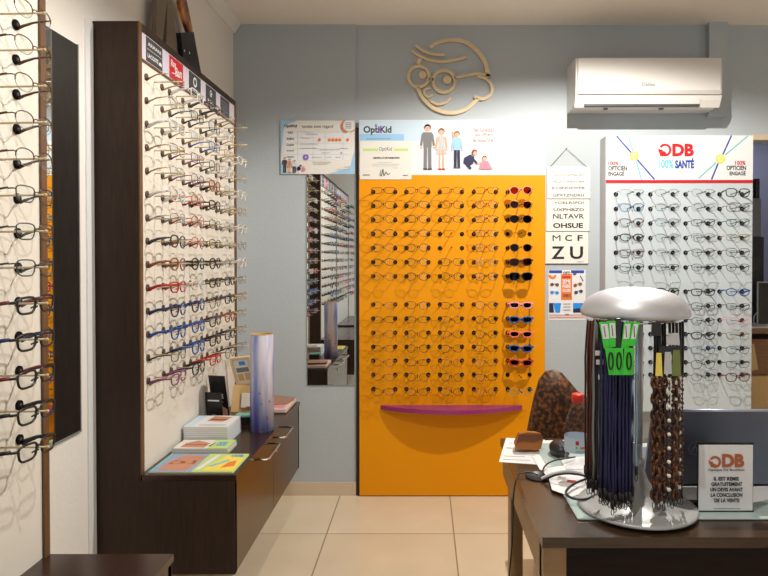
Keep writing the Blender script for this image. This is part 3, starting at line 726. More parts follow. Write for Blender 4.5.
# ------------------------------------------------------------------ eye chart
YE = YB-.008
ec = thing('eye_chart', 'three-panel letter chart hanging by a cord from a nail', 'eye chart', tuple(atY(567, 264, YB)))
EB = []
for (xa, xb, ya, yb) in ((547.5, 590, 166.5, 198.5), (546.5, 589.2, 199.3, 231), (545.5, 588.2, 231.8, 263.5)):
    a = atY(xa, ya, YE); b = atY(xb, yb, YE); EB.append(MB().box(a.x, b.x, YE, YE+.005, b.z, a.z, 'offwhite').box(a.x-.002, b.x+.002, YE+.001, YE+.006, b.z-.003, b.z, 'dark_grey').build('chart_board', ec))
n1 = atY(566.5, 148.5, YE); MB().tube([atY(550, 167, YE), n1, atY(587, 167, YE)], .0013, 'dark_grey', 5).build('cord', ec)
MB().tube([n1+Vector((0, -.004, .002)), n1+Vector((0, .0075, .002))], .003, 'chrome', 8).build('nail', ec)
p = front_print(YE)
p.text('AXOTUEPNLZD', 553, 176, 584, 174.2, 'mid_grey', .01); p.text('HLZTUPEACBR', 553, 182.6, 584.5, 180.6, 'mid_grey', .01); p.text('KCSNDEWFB', 552, 189, 584.5, 186.8, 'dark_grey', .01); p.text('GPXTZNDRH', 553, 196.6, 584, 194, 'dark_grey', .01)
p.build('lettering', EB[0], ec); p = front_print(YE)
p.text('YOELRSFDI', 554, 204, 583.5, 201.4, 'dark_grey', .01); p.text('UXPHBZD', 553.5, 211.2, 584, 208.2, 'dark_grey', .02); p.text('NLTAVR', 553, 218.6, 584, 213.8, 'dark_grey', .02); p.text('OHSUE', 553, 228, 583, 223, 'black', .03)
p.build('lettering', EB[1], ec); p = front_print(YE)
[p.text(c_, x_, 241, x_+w_, 235, 'black', b_) for c_, x_, w_, b_ in (('M', 552.5, 8, 0), ('C', 565, 7, .02), ('F', 577.5, 5, .02))]; p.text('Z', 551.5, 259, 564.5, 246.4, 'black', .02); p.text('U', 570, 259, 583, 246.4, 'black', .02); p.rect(577, 261.6, 583.5, 262, 'mid_grey')
p.build('lettering', EB[2], ec)

# ------------------------------------------------------------------ sunglasses poster
YQ = YB-.002
b0 = atY(548.5, 270, YQ); b1 = atY(585.5, 320, YQ)
sp = thing('poster', 'white sunglasses poster with orange centre strip below the eye chart', 'poster', ((b0.x+b1.x)/2, YQ, b1.z))
MB().box(b0.x, b1.x, YQ, YQ+.0015, b1.z, b0.z, 'white').build('sheet', sp)
p = front_print(YQ)
p.rect(549, 270.3, 562, 273.2, 'blue'); p.rect(571, 270.3, 584, 273.2, 'blue'); p.rect(561, 274, 572, 300, 'print_orange'); p.text('OPTI', 563, 275, 570, 271.5, 'dark_grey', .03); p.rect(562, 276.2, 570.5, 278, 'red')
p.text('2EME', 562.4, 283.6, 570.6, 279.3, 'white', .03); p.text('PAIRE', 562.4, 288, 570.6, 284.4, 'white', .03); p.text('SOLAIRE', 562.4, 292, 570.6, 288.8, 'white', .03); p.text('OFFERTE', 562.4, 297.4, 570.6, 294.2, 'dark_grey', .03)
p.arc(552.5, 275, 1.6, 4, 0, 180, 'print_orange'); p.poly([(549, 303), (553, 303), (554, 312.5), (549, 312.5)], 'navy'); p.poly([(553, 303), (561, 303), (560, 312.5), (555.5, 312.5)], 'bright_blue'); p.poly([(573, 303), (583, 303), (582, 312.5), (573, 312.5)], 'bright_blue'); p.poly([(573, 309), (579, 308), (583, 312.5), (573, 312.5)], 'navy')
for (x, y, m_) in ((554.5, 284.6, 'hair'), (554.5, 292.6, 'bright_blue'), (577.6, 284.6, 'rust'), (578.4, 291.8, 'dark_grey')):
    for dx in (-2.5, 2.5): p.disc(x+dx, y+dx*(-.25 if x > 570 else .05), 1.9, m_, 1.6)
    p.line(x-1, y-.6, x+1, y-.8, .5, m_)
p.line(580, 275.5, 583, 281, .7, 'dark_grey'); p.line(573, 274, 576, 274, 1.2, 'navy')
for k in range(3): p.rect(563, 303+k*3, 570.5, 304+k*3, 'pale_grey')
p.rect(549, 314.2, 585, 315, 'pale_grey'); p.rect(549, 316.6, 585, 317.4, 'print_orange'); p.rect(565, 313.8, 569, 314.8, 'red')
p.build('lettering', sp)

# ------------------------------------------------------------------ things on top of the cabinet
def plate(name, label, cat, pts, X, th, m, parent=None, loc=None):
    q = [atX(px, py, X) for px, py in pts]
    mb = MB(); mb.prism(q, (th, 0, 0), m)
    return mb
cx_ = XL+.03
t1 = thing('display_prop', 'black plate with two silver rivets and tortoiseshell arm leaning above the rack', 'shop display', (cx_, 2.30, 2.04))
def topy(px, X): return atX(px, 60, X).y
def xpts(pts, X): return [atX(px, py, X) for px, py in pts]
def fixz(q, zmin=2.0405): return [Vector((v.x, v.y, max(v.z, zmin))) for v in q]
MB().prism(fixz(xpts([(176, 33), (189, 32), (197, 75), (180, 75)], cx_)), (.02, 0, 0), 'black').build('end_plate', t1)
MB().prism(xpts([(176, -1), (183, -1), (186, 12), (190, 33), (186, 35), (181, 20), (177, 8)], cx_+.003), (.014, 0, 0), 'tortoise_big').build('arm', t1)
for (px, py) in ((184, 51), (189, 53)):
    v = atX(px, py, cx_+.02); MB().tube([v, v+Vector((.003, 0, 0))], .006, 'chrome', 10).build('rivet', t1)
t2 = thing('display_prop', 'pair of tall grey-brown tapered arms standing above the rack', 'shop display', (cx_, 2.12, 2.04))
MB().prism(fixz(xpts([(152, -4), (163, -4), (157, 50), (151, 50)], cx_)), (.018, 0, 0), 'dark_taupe' if 'dark_taupe' in M else mat('dark_taupe', (112, 98, 84), .4)).build('arm', t2)
MB().prism(fixz(xpts([(163, -4), (167, -4), (174, 60), (161, 60)], cx_)), (.018, 0, 0), mat('dark_taupe', (112, 98, 84), .4)).build('arm', t2)
t3 = MB(); v = atX(170, 52, cx_+.03); t3.ball((v.x, v.y, 2.058), .017, 'black', 12, (1, 1.6, 1.0)); solo(t3, 'display_prop', 'small black rounded lump beside the grey-brown arms above the rack', 'shop display', (v.x, v.y, 2.041))

# ------------------------------------------------------------------ things on the cabinet counter
ZK = .6152
def booklet(x0, x1, y0, y1, z, th, cover, label, group=None, cat='magazine', art=None, rot=0, edge='offwhite'):
    t = thing('magazine', label, cat, ((x0+x1)/2, (y0+y1)/2, z), group)
    MB().box(x0+.001, x1-.001, y0+.001, y1-.001, z+.0006, z+th-.0006, edge).build('pages', t)
    MB().box(x0, x1, y0, y1, z+th-.0006, z+th, cover).box(x0, x1, y0, y1, z, z+.0006, cover).box(x0, x0+.001, y0, y1, z, z+th, cover).build('cover', t)
    if art:
        p = Print((x0, y0, z+th), (1, 0, 0), (0, 1, 0), first=.0003); art(p, x1-x0, y1-y0); p.build('picture', t)
    t.rotation_euler = (0, 0, rot); return t
def art1(p, w, h):
    p.rect(0, 0, w*.5, h, 'paper_grey_blue'); p.rect(w*.5, 0, w, h, 'pale_green'); p.rect(0, 0, w*.03, h, 'teal')
    p.poly([(w*.08, h*.1), (w*.42, h*.08), (w*.46, h*.5), (w*.48, h*.85), (w*.22, h*.9), (w*.1, h*.55)], 'peach')
    p.poly([(w*.12, h*.4), (w*.3, h*.45), (w*.44, h*.42), (w*.42, h*.62), (w*.3, h*.55), (w*.16, h*.62)], 'rust'); p.disc(w*.2, h*.5, w*.05, 'peach'); p.disc(w*.35, h*.5, w*.05, 'peach')
    p.poly([(w*.6, h*.05), (w*.98, h*.05), (w*.98, h*.75), (w*.75, h*.9)], 'yellow'); p.poly([(w*.68, h*.25), (w*.84, h*.6), (w*.8, h*.66), (w*.64, h*.3)], 'teal')
    p.poly([(w*.52, h*.1), (w*.6, h*.9), (w*.66, h*.95), (w*.58, h*.1)], 'white'); p.poly([(w*.8, h*.2), (w*.95, h*.3), (w*.92, h*.6), (w*.84, h*.5)], 'print_orange'); p.text('ODB', w*.8, h*.8, w*.95, h*.93, 'bright_blue', .04)
def art2(p, w, h):
    p.rect(0, 0, w*.62, h, 'offwhite'); p.rect(w*.62, 0, w, h, 'pale_green'); p.poly([(w*.1, h*.15), (w*.55, h*.1), (w*.58, h*.6), (w*.3, h*.9), (w*.12, h*.6)], 'peach'); p.line(w*.15, h*.4, w*.55, h*.42, h*.08, 'rust'); p.text('ODB', w*.72, h*.3, w*.9, h*.75, 'bright_blue', .04); p.poly([(w*.6, h*.3), (w*.68, h*.7), (w*.64, h*.2)], 'dark_grey')
def art3(p, w, h):
    p.rect(0, 0, w, h, 'white'); p.rect(0, 0, w*.2, h, 'pale_blue'); p.poly([(w*.35, h*.5), (w*.75, h*.45), (w*.85, h*.85), (w*.4, h*.95)], 'peach'); p.line(w*.4, h*.65, w*.8, h*.62, h*.08, 'hair'); p.rect(w*.3, h*.12, w*.9, h*.2, 'pale_grey')
booklet(-.877, -.607, 1.963, 2.146, ZK, .004, 'pale_green', 'yellow-green magazine with peach close-up photo, at the near counter corner', art=art1)
M['slate_green'] = mat('slate_green', (92, 118, 112), .5)
for k in range(3):
    booklet(-.886+.003*k, -.684-.002*k, 2.160, 2.262+.002*k, ZK+k*.006, .0058, 'slate_green' if k != 1 else 'offwhite', ['magazine with green spine, bottom of the low stack of three', 'pale magazine in the middle of the low stack of three', 'magazine with peach picture, topmost of the low stack of three'][k], 'low stack of magazines', art=art2 if k == 2 else None)
for k in range(8):
    dx = R.uniform(-.002, .002); booklet(-.886+dx, -.722+dx, 2.275, 2.44, ZK+k*.0078, .0076, 'white' if k == 7 else ('pale_blue' if k % 2 else 'paper_grey_blue'), 'white brochure with peach picture, topmost of the tall brochure stack' if k == 7 else f'{"pale blue" if k % 2 else "grey-blue"} edged brochure, {ORD[6-k]} below the top of the tall stack', 'tall stack of brochures', 'brochure', art=art3 if k == 7 else None)
# tube
tx, ty = -.646, 2.465
tb = thing('cardboard_tube', 'tall lilac and blue printed cardboard tube standing on the counter', 'tube', (tx, ty, ZK))
def tubemat():
    m = bpy.data.materials.new('tube_print'); m.use_nodes = True; nt = m.node_tree; b = nt.nodes['Principled BSDF']; b.inputs['Roughness'].default_value = .35
    tc = nt.nodes.new('ShaderNodeTexCoord'); mp = nt.nodes.new('ShaderNodeMapping'); mp.inputs['Scale'].default_value = (22, 22, 2.6)
    n = nt.nodes.new('ShaderNodeTexNoise'); n.inputs['Scale'].default_value = 1.1; n.inputs['Detail'].default_value = 3
    cr = nt.nodes.new('ShaderNodeValToRGB'); e = cr.color_ramp.elements; e[0].position = .30; e[0].color = rgb(118, 90, 186); e[1].position = .60; e[1].color = rgb(226, 222, 238)
    q = e.new(.40); q.color = rgb(122, 146, 214); q = e.new(.50); q.color = rgb(184, 188, 226)
    sx = nt.nodes.new('ShaderNodeSeparateXYZ'); nt.links.new(tc.outputs['Object'], sx.inputs[0]); ma = nt.nodes.new('ShaderNodeMath'); ma.operation = 'MULTIPLY_ADD'; ma.inputs[1].default_value = .4; ma.inputs[2].default_value = -.10; nt.links.new(sx.outputs[2], ma.inputs[0]); ad = nt.nodes.new('ShaderNodeMath'); ad.operation = 'ADD'
    lz = nt.nodes.new('ShaderNodeMath'); lz.operation = 'LESS_THAN'; lz.inputs[1].default_value = .16; nt.links.new(sx.outputs[2], lz.inputs[0]); mm = nt.nodes.new('ShaderNodeMath'); mm.operation = 'MULTIPLY'
    n2 = nt.nodes.new('ShaderNodeTexVoronoi'); n2.inputs['Scale'].default_value = 34
    lt = nt.nodes.new('ShaderNodeMath'); lt.operation = 'LESS_THAN'; lt.inputs[1].default_value = .15
    mx = nt.nodes.new('ShaderNodeMix'); mx.data_type = 'RGBA'; mx.inputs[7].default_value = rgb(196, 110, 110)
    nt.links.new(tc.outputs['Object'], mp.inputs[0]); nt.links.new(mp.outputs[0], n.inputs['Vector']); nt.links.new(n.outputs['Fac'], ad.inputs[0]); nt.links.new(ma.outputs[0], ad.inputs[1]); nt.links.new(ad.outputs[0], cr.inputs[0]); nt.links.new(tc.outputs['Object'], n2.inputs['Vector'])
    nt.links.new(n2.outputs['Distance'], lt.inputs[0]); nt.links.new(lt.outputs[0], mm.inputs[0]); nt.links.new(lz.outputs[0], mm.inputs[1]); nt.links.new(mm.outputs[0], mx.inputs[0]); nt.links.new(cr.outputs[0], mx.inputs[6]); nt.links.new(mx.outputs[2], b.inputs['Base Color']); return m
M['tube_print'] = tubemat()
mb = MB(); mb.lathe([(.046, 0), (.046, .383)], (tx, ty, ZK), 'tube_print', 32); 
bmesh.ops.delete(mb.bm, geom=[f for f in mb.bm.faces if len(f.verts) > 8 and f.calc_center_median().z > .9], context='FACES'); mb.build('sleeve', tb)
mb = MB(); mb.tube([(tx+.0455*math.cos(a*PI/16), ty+.0455*math.sin(a*PI/16), ZK+.383) for a in range(32)], .0015, 'kraft', 6, True); mb.build('rim', tb)
mb = MB(); mb.lathe([(.0445, .20), (.0445, .383)], (tx, ty, ZK), 'kraft', 32); bmesh.ops.delete(mb.bm, geom=[f for f in mb.bm.faces if len(f.verts) > 8 and f.calc_center_median().z > .9], context='FACES'); mb.build('lining', tb)
# leaning black cards
def leaning(name, label, cat, px, py0, X, w, h, y, lean, col, art=None, th=.004, yaw=.5):
    base = Vector((X, y, ZK+.0005)); t = thing(name, label, cat, base, None, False)
    t.rotation_euler = (-lean, 0, yaw)
    MB().box(-w/2, w/2, 0, th, 0, h, col).build('card', t)
    if art:
        p = Print((0, 0, 0), (1, 0, 0), (0, 0, 1), first=.0006); art(p, w, h); p.build('lettering', t)
    return t
def bl1(p, w, h): p.text('MODE', -w*.3, h*.52, w*.3, h*.62, 'white', .03); p.rect(-w*.2, h*.44, w*.25, h*.46, 'pale_grey'); p.poly([(-w*.1, 0), (w*.45, 0), (w*.45, h*.3), (w*.15, h*.36), (-w*.05, h*.2)], 'skin')
def bl2(p, w, h): p.rect(-w*.35, h*.75, w*.35, h*.79, 'white'); p.arc(0, h*.25, w*.2, w*.25, 20, 180, 'pale_grey'); p.poly([(w*.2, 0), (w*.48, 0), (w*.48, h*.2)], 'teal')
leaning('display_card', 'taller black counter card with pink figure leaning behind brochures', 'card', 0, 0, -.842, .075, .205, 2.575, -.2, 'black', bl1, yaw=-.25)
leaning('display_card', 'shorter black counter card with white line in front of taller one', 'card', 0, 0, -.845, .070, .145, 2.50, -.12, 'black', bl2, yaw=-.15)
# small box
MBx = thing('small_box', 'small black and teal box beside the lilac tube', 'box', (-.735, 2.56, ZK))
MB().bbox(-.775, -.71, 2.54, 2.58, ZK, ZK+.03, 'black', .002).build('body', MBx); MB().bbox(-.777, -.708, 2.538, 2.582, ZK+.03, ZK+.04, 'cyan_box', .002).build('lid', MBx)
# wooden framed stand
def fr(p, w, h):
    p.rect(-w*.36, h*.12, w*.36, h*.88, 'offwhite'); p.rect(-w*.3, h*.16, -w*.02, h*.4, 'kraft'); p.rect(w*.04, h*.16, w*.3, h*.42, 'kraft'); p.rect(-w*.1, h*.7, w*.2, h*.84, 'bright_blue'); p.rect(-w*.3, h*.46, w*.3, h*.62, 'mid_grey')
ws = thing('framed_card', 'small light wood framed card leaning behind the lilac tube', 'framed card', (-.805, 2.80, ZK+.11), None, False); ws.rotation_euler = (.25, 0.0, -.2); ws.rotation_euler[1] = -.14
w_, h_ = .10, .135
mb = MB()
for (a, b, c, d) in ((-w_/2, w_/2, 0, .012), (-w_/2, w_/2, h_-.012, h_), (-w_/2, -w_/2+.012, .012, h_-.012), (w_/2-.012, w_/2, .012, h_-.012)): mb.bbox(a, b, 0, .015, c, d, 'birch', .002)
mb.build('frame', ws); MB().box(-w_/2+.01, w_/2-.01, .005, .01, .01, h_-.01, 'offwhite').build('insert', ws)
p = Print((0, .005, 0), (1, 0, 0), (0, 0, 1)); fr(p, w_, h_); p.build('picture', ws)
wb = thing('card_stand', 'folded kraft wedge stand carrying the wood framed card', 'stand', (-.81, 2.79, ZK))
MB().prism([(-.86, 2.75, ZK), (-.86, 2.84, ZK), (-.86, 2.815, ZK+.109), (-.86, 2.79, ZK+.109)], (.095, 0, 0), 'kraft').build('wedge', wb)
MB().prism([(-.815, 2.7485, ZK+.02), (-.745, 2.7485, ZK+.02), (-.745, 2.772, ZK+.08), (-.815, 2.772, ZK+.08)], (0, -.001, 0), 'offwhite').build('label', wb)
# flat packets at the far end
M['packet_brown'] = mat('packet_brown', (150, 112, 92), .5)
pk = thing('paper_packet', 'brown and white paper packet at the far end of counter', 'packet', (-.70, 2.80, ZK))
MB().bbox(-.76, -.605, 2.72, 2.93, ZK, ZK+.022, mat('packet_print', (212, 190, 178), .5), .006).build('packet', pk)
MB().prism([(-.79, 2.74, ZK+.023), (-.62, 2.80, ZK+.0235), (-.60, 2.90, ZK+.030), (-.75, 2.94, ZK+.034), (-.80, 2.86, ZK+.028)], (0, 0, .002), 'packet_brown').build('flap', pk)
p = Print((-.75, 2.73, ZK+.0225), (1, 0, 0), (0, 1, 0)); p.rect(.01, .005, .13, .05, 'pink'); p.rect(.02, .06, .12, .07, 'rust'); p.build('lettering', pk)

# ------------------------------------------------------------------ desk
ZD = .75; DXL, DY0, DY1, DXR = .233, 1.213, 1.886, 1.55
dk = thing('desk', 'dark brown desk in the right foreground with open side', 'desk', ((DXL+DXR)/2, (DY0+DY1)/2, 0))
MB().box(DXL, DXR, DY0, DY1, ZD-.021, ZD, 'desk_top').build('desktop', dk)
MB().box(DXL+.004, DXL+.03, DY0+.03, DY1-.03, ZD-.10, ZD-.021, 'desk_side').build('side_rail', dk)
MB().box(DXL+.004, DXL+.05, DY0+.012, DY0+.05, 0, ZD-.021, 'desk_side').build('leg', dk)
MB().box(DXL+.02, DXL+.055, DY1-.09, DY1-.03, 0, ZD-.021, 'desk_side').build('leg', dk)
for y in (DY0+.03, DY1-.07): MB().box(DXR-.05, DXR-.01, y, y+.04, 0, ZD-.021, 'desk_side').build('leg', dk)
MB().box(DXL+.05, DXR-.05, DY0+.015, DY0+.033, .05, ZD-.021, 'desk_dark').build('modesty_panel', dk)
g = atZ(539, 477, ZD)
MB().lathe([(.034, 0), (.034, .004), (.029, .004), (.027, .001)], (g.x, g.y, ZD), 'black', 24).build('cable_grommet', dk)
gl = MB().bbox(.322, 1.50, 1.292, 1.82, ZD+.0003, ZD+.005, 'glass_sheet', .0015, 1)
solo(gl, 'glass_sheet', 'pale green glass sheet lying on the dark desk top', 'glass sheet', (.9, 1.55, ZD)); ZG = ZD+.0053

# ------------------------------------------------------------------ stand with cords
sx_, sy_ = .459, 1.350; ZS = ZG
st = thing('cord_stand', 'silver mushroom-shaped stand with domed top holding glasses cords', 'display stand', (sx_, sy_, ZS))
MB().lathe([(.119, 0), (.1255, .003), (.126, .006), (.123, .009), (.11, .010), (.08, .016), (.055, .026), (.036, .042), (.024, .062), (.016, .085), (.012, .11), (.011, .14)], (sx_+.006, sy_, ZS), 'silver_light', 48).build('base', st)
MB().lathe([(.0085, .135), (.0085, .43)], (sx_+.010, sy_, ZS), 'silver', 20).build('pole', st)
MB().ball((sx_+.010, sy_-.006, ZS+.104), .0125, 'silver', 16).build('knob', st)
zr = 1.176
MB().lathe([(.090, zr-.003), (.106, zr-.003), (.1125, zr), (.1145, zr+.005), (.1135, zr+.012), (.108, zr+.025), (.097, zr+.038), (.080, zr+.048), (.058, zr+.0555), (.032, zr+.060), (.001, zr+.0615)], (sx_, sy_, 0), 'silver', 56).build('canopy', st)
MB().tube([(sx_+.085*math.cos(2*PI*i/32), sy_+.085*math.sin(2*PI*i/32), zr-.01) for i in range(32)], .002, 'chrome', 6, True).build('hanging_ring', st)
mb = MB()
for k in range(6):
    a = 2*PI*k/6+.3; mb.tube([(sx_+.008*math.cos(a), sy_+.008*math.sin(a), zr-.01), (sx_+.085*math.cos(a), sy_+.085*math.sin(a), zr-.01)], .0018, 'chrome', 6)
mb.build('spokes', st)
def cord(x, y, zt, zb, m, r, label, group, card=None, zc=None, name='eyewear_lanyard', knot=True):
    t = thing(name, label, 'glasses cord', (x, y, zt), group)
    w = R.uniform(.003, .006); zc = zt
    L = [];
    zb2 = zb+R.uniform(-.01, .012)
    for s_, zz_ in ((-1, zb), (1, zb2)):
        pts = []
        for i in range(9):
            f = i/8; z = zt-(zt-zz_-.03)*f; pts.append((x+s_*w*min(1, f*6)+R.uniform(-.0012, .0012), y+R.uniform(-.0015, .0015)+s_*.001, z))
        L.append(pts)
    path = L[0][::-1]+[(x, y, zt+.003)]+L[1]
    MB().tube(path, r, m, 5).build('cord', t)
    for pts in L:
        e = Vector(pts[-1])
        mb = MB(); mb.tube([e+Vector((0, 0, .006)), e+Vector((0, 0, -.012))], (.0036), 'cord_black', 6)
        mb.tube([e+Vector((.0028*math.sin(2*PI*i/10), 0, -.019-.0065*math.cos(2*PI*i/10))) for i in range(10)], .0008, 'cord_black', 4, True); mb.build('end_loop', t)
    return t
def bx(px, d): return (px-424)/620*d
# left: black, brown and grey cords
cols = ['cord_brown', 'cord_black', 'cord_grey', 'cord_brown', 'cord_black', 'cord_black', 'cord_grey', 'cord_brown', 'cord_black', 'cord_black', 'cord_brown', 'cord_black', 'cord_grey', 'cord_black']
nm = {'cord_brown': 'red-brown', 'cord_black': 'black', 'cord_grey': 'grey'}
for i, m_ in enumerate(cols):
    a = math.radians(150+i*6.5); rr = .078+.012*(i % 3)
    x, y = bx(589.5+i*1.0+(i % 3)*.8, 1.30), 1.30+.03*math.sin(i*2.1)
    cord(x, y, zr-.012, .80+R.uniform(-.012, .022), m_, .0021, f'{nm[m_]} glasses cord in the left bunch under the silver dome', f'{nm[m_]} cords in the left bunch')
for k, (px, py) in enumerate(((597, 353), (598, 362), (600, 377))):
    v = atY(px+2, py, 1.27); tg = MB().box(v.x-.008, v.x+.008, v.y-.001, v.y, v.z-.005, v.z+.005, 'white')
    solo(tg, 'price_tag', f'{["upper","middle","lower"][k]} of three white tags on left cord bunch', 'price tag', (v.x, v.y, v.z-.005))
# centre: navy cords
for i in range(26):
    a = math.radians(200+i*4.6); rr = 0
    y = 1.285-.016*(i % 3); x = bx(602+i*1.17, y)
    cord(x, y, zr-.012, .772+R.uniform(0, .035)+(.012 if i < 8 else 0), 'navy', .0027, 'navy glasses cord in the central bunch under the silver dome', 'navy cords in the central bunch')
# green header cards
for k, (x0, x1, yt, yb, sl) in enumerate(((599, 608, 322, 349, 5), (608, 616, 321, 347, 2), (624, 632, 322, 349, -3), (633, 640, 322, 346, -5))):
    Y = 1.238-.0012*k
    t = thing('lanyard_card', ['leftmost slanted green cord card with white label', 'second green cord card from the left, with white label', 'third green cord card from left, slanting right', 'rightmost narrow green cord card'][k], 'card', tuple(atY((x0+x1)/2+sl, yb, Y)), 'green cord cards')
    MB().prism([atY(x0, yt, Y), atY(x1, yt, Y), atY(x1+sl, yb, Y), atY(x0+sl, yb, Y)], (0, .0008, 0), 'green').build('card', t)
    a = .1; MB().prism([atY(x0+1.2+sl*a, yt+2, Y-.0006), atY(x1-1.2+sl*a, yt+2, Y-.0006), atY(x1-1.2+sl*.62, yt+17, Y-.0006), atY(x0+1.2+sl*.62, yt+17, Y-.0006)], (0, .0004, 0), 'white').build('label', t)
    mb = MB(); mb.tube([atY(x0+sl*.4+3, yt+4, Y-.0014), atY(x0+sl*.5+4, yt+15, Y-.0014)], .0008, 'dark_grey', 4); mb.build('lettering', t)
for k, (x0, x1, sl) in enumerate(((608, 617.5, 3), (615.5, 624, 1), (623.5, 633.5, -1))):
    Y = 1.232-.0012*k; yt, yb = 348, 375
    t = thing('lanyard_card', ['left', 'middle', 'right'][k]+' of three lower green cord cards with black loop', 'card', tuple(atY((x0+x1)/2, yb, Y)), 'green cord cards')
    MB().prism([atY(x0-sl, yt, Y), atY(x1-sl, yt, Y), atY(x1+sl*.3, yb, Y), atY(x0+sl*.3, yb, Y)], (0, .0008, 0), 'green').build('card', t)
    c_ = (x0+x1)/2; mb = MB(); mb.tube([atY(c_-sl*.6+2.2*math.cos(2*PI*i/14), 361+8.5*math.sin(2*PI*i/14), Y-.0016) for i in range(14)], .0016, 'black', 5, True); mb.build('cord_loop', t)
mb = MB(); v = atY(618, 326, 1.240); mb.bbox(v.x-.006, v.x+.006, v.y-.004, v.y+.004, v.z-.05, v.z+.016, 'black', .002); solo(mb, 'cord_clip', 'black clip between the green cord cards', 'clip', (v.x, v.y, v.z-.05))
cord(bx(635.5, 1.27), 1.272, zr-.012, .84, 'sky_blue', .0022, 'pale blue glasses cord right of the navy bunch', None)
# right: tortoiseshell and pearl chains
def chain(x, y, zt, zb, kind, label, group):
    t = thing('eyewear_chain', label, 'glasses chain', (x, y, zt), group)
    MB().tube([(x, y, zt+.003), (x+.001, y, zt-.04), (x, y, 1.055)], .003, 'cord_black', 5).build('strap', t)
    mb = MB(); z = 1.052; k = 0
    if kind == 'link':
        while z > zb+.03:
            mb.tube([(x+(.0075*.85*math.cos(2*PI*i/10) if k % 2 == 0 else .002*math.cos(2*PI*i/10)), y+(.002 if k % 2 == 0 else .0075)*math.cos(2*PI*i/10), z-.009+.0115*math.sin(2*PI*i/10)) for i in range(10)], .0030, 'tortoise', 5, True); z -= .0165; k += 1
    else:
        mb.tube([(x, y, 1.055), (x+.001, y, .93), (x, y, zb+.03)], .0012, 'tortoise', 5)
        while z > zb+.03: mb.ball((x, y, z), .0042 if k % 3 == 0 else .0028, 'pearl' if kind == 'pearl' and k % 3 == 0 else 'tortoise', 8); z -= .0095; k += 1
    mb.build('chain', t)
    e = Vector((x, y, zb+.03)); mb = MB(); mb.tube([e+Vector((0, 0, .004)), e+Vector((.001, 0, -.012))], .0026, 'cord_black', 6)
    mb.tube([e+Vector((.003*math.sin(2*PI*i/10), 0, -.02-.007*math.cos(2*PI*i/10))) for i in range(10)], .0009, 'cord_black', 4, True); mb.build('end_loop', t)
CH = [(655, 1.275, 'link'), (660, 1.262, 'link'), (665, 1.272, 'link'), (657.5, 1.30, 'link'), (663, 1.31, 'link'), (670, 1.268, 'pearl'), (673.5, 1.280, 'bead'), (677, 1.272, 'link'), (680.5, 1.282, 'pearl'), (683, 1.30, 'bead')]
for i, (px, y, k) in enumerate(CH):
    lb = {'link': 'chunky tortoiseshell link glasses chain in the right bunch', 'pearl': 'thin brown chain with white pearls in the right bunch', 'bead': 'thin brown beaded glasses chain in the right bunch'}[k]
    chain(bx(px, y), y, zr-.012, .772+R.uniform(0, .016), k, lb, {'link': 'chunky tortoiseshell chains', 'pearl': 'pearl chains', 'bead': 'brown beaded chains'}[k])
for k, (x0, x1, yt, yb, m_, nm_) in enumerate(((652, 661, 322, 336, 'black', 'black'), (668, 679, 333, 345, 'pale_grey', 'pale'), (660, 681, 346, 354, 'black', 'wide black'), (656.5, 661.5, 353, 376, 'yellow', 'yellow'), (665, 671, 352, 374, 'pale_grey', 'grey'), (673, 680, 350, 376, 'cord_olive', 'olive green'))):  # pale card is white; the dome's shade is put into its grey
    Y = 1.252-.001*k; t = thing('lanyard_card', f'{nm_} hanging card on the right bunch of chains', 'card', tuple(atY((x0+x1)/2, yb, Y)), 'cards on the chain bunch')
    MB().prism([atY(x0, yt, Y), atY(x1, yt, Y), atY(x1+1, yb, Y), atY(x0-1, yb, Y)], (0, .001, 0), m_).build('card', t)

# ------------------------------------------------------------------ ODB card holder on desk
yc = 1.325; a = atY(699, 445, yc); b = atY(752.5, 515, yc)
ch = thing('sign_holder', 'clear upright holder with white ODB notice on the desk', 'sign', ((a.x+b.x)/2, yc, ZG))
zb = ZG+.002
MB().box(a.x, b.x, yc, yc+.0015, zb, a.z, 'white').build('sheet', ch)
MB().box(a.x-.002, b.x+.002, yc+.002, yc+.0045, zb, a.z+.004, 'clear_rod').box(a.x-.002, b.x+.002, yc-.002, yc+.06, ZG, ZG+.0018, 'clear_rod').build('holder', ch)
p = front_print(yc)
p.arc(715, 461.8, 3.6, 6, -150, 140, 'logo_brown'); p.disc(711.5, 463, 1.6, 'logo_brown'); p.line(709, 460, 711.5, 467, 1.6, 'logo_brown'); p.line(708.6, 462.5, 716, 465, 1.5, 'logo_brown'); p.disc(714.5, 465.5, 1.6, 'logo_brown')
p.text('DB', 721.8, 467.2, 744, 453.8, 'logo_brown', .05); p.text('Optique De Bourbon', 708, 471.6, 744, 468.4, 'dark_grey', .02)
for k, (t_, x0, x1) in enumerate((('IL EST REMIS', 713.5, 738.5), ('GRATUITEMENT', 711, 742), ('UN DEVIS AVANT', 710, 742.5), ('LA CONCLUSION', 710.5, 742), ('DE LA VENTE', 714, 739))):
    p.text(t_, x0, 480.4+k*5.4, x1, 476.6+k*5.4, 'black', .04)
p.rect(713, 508, 740, 508.6, 'mid_grey'); p.build('lettering', ch)

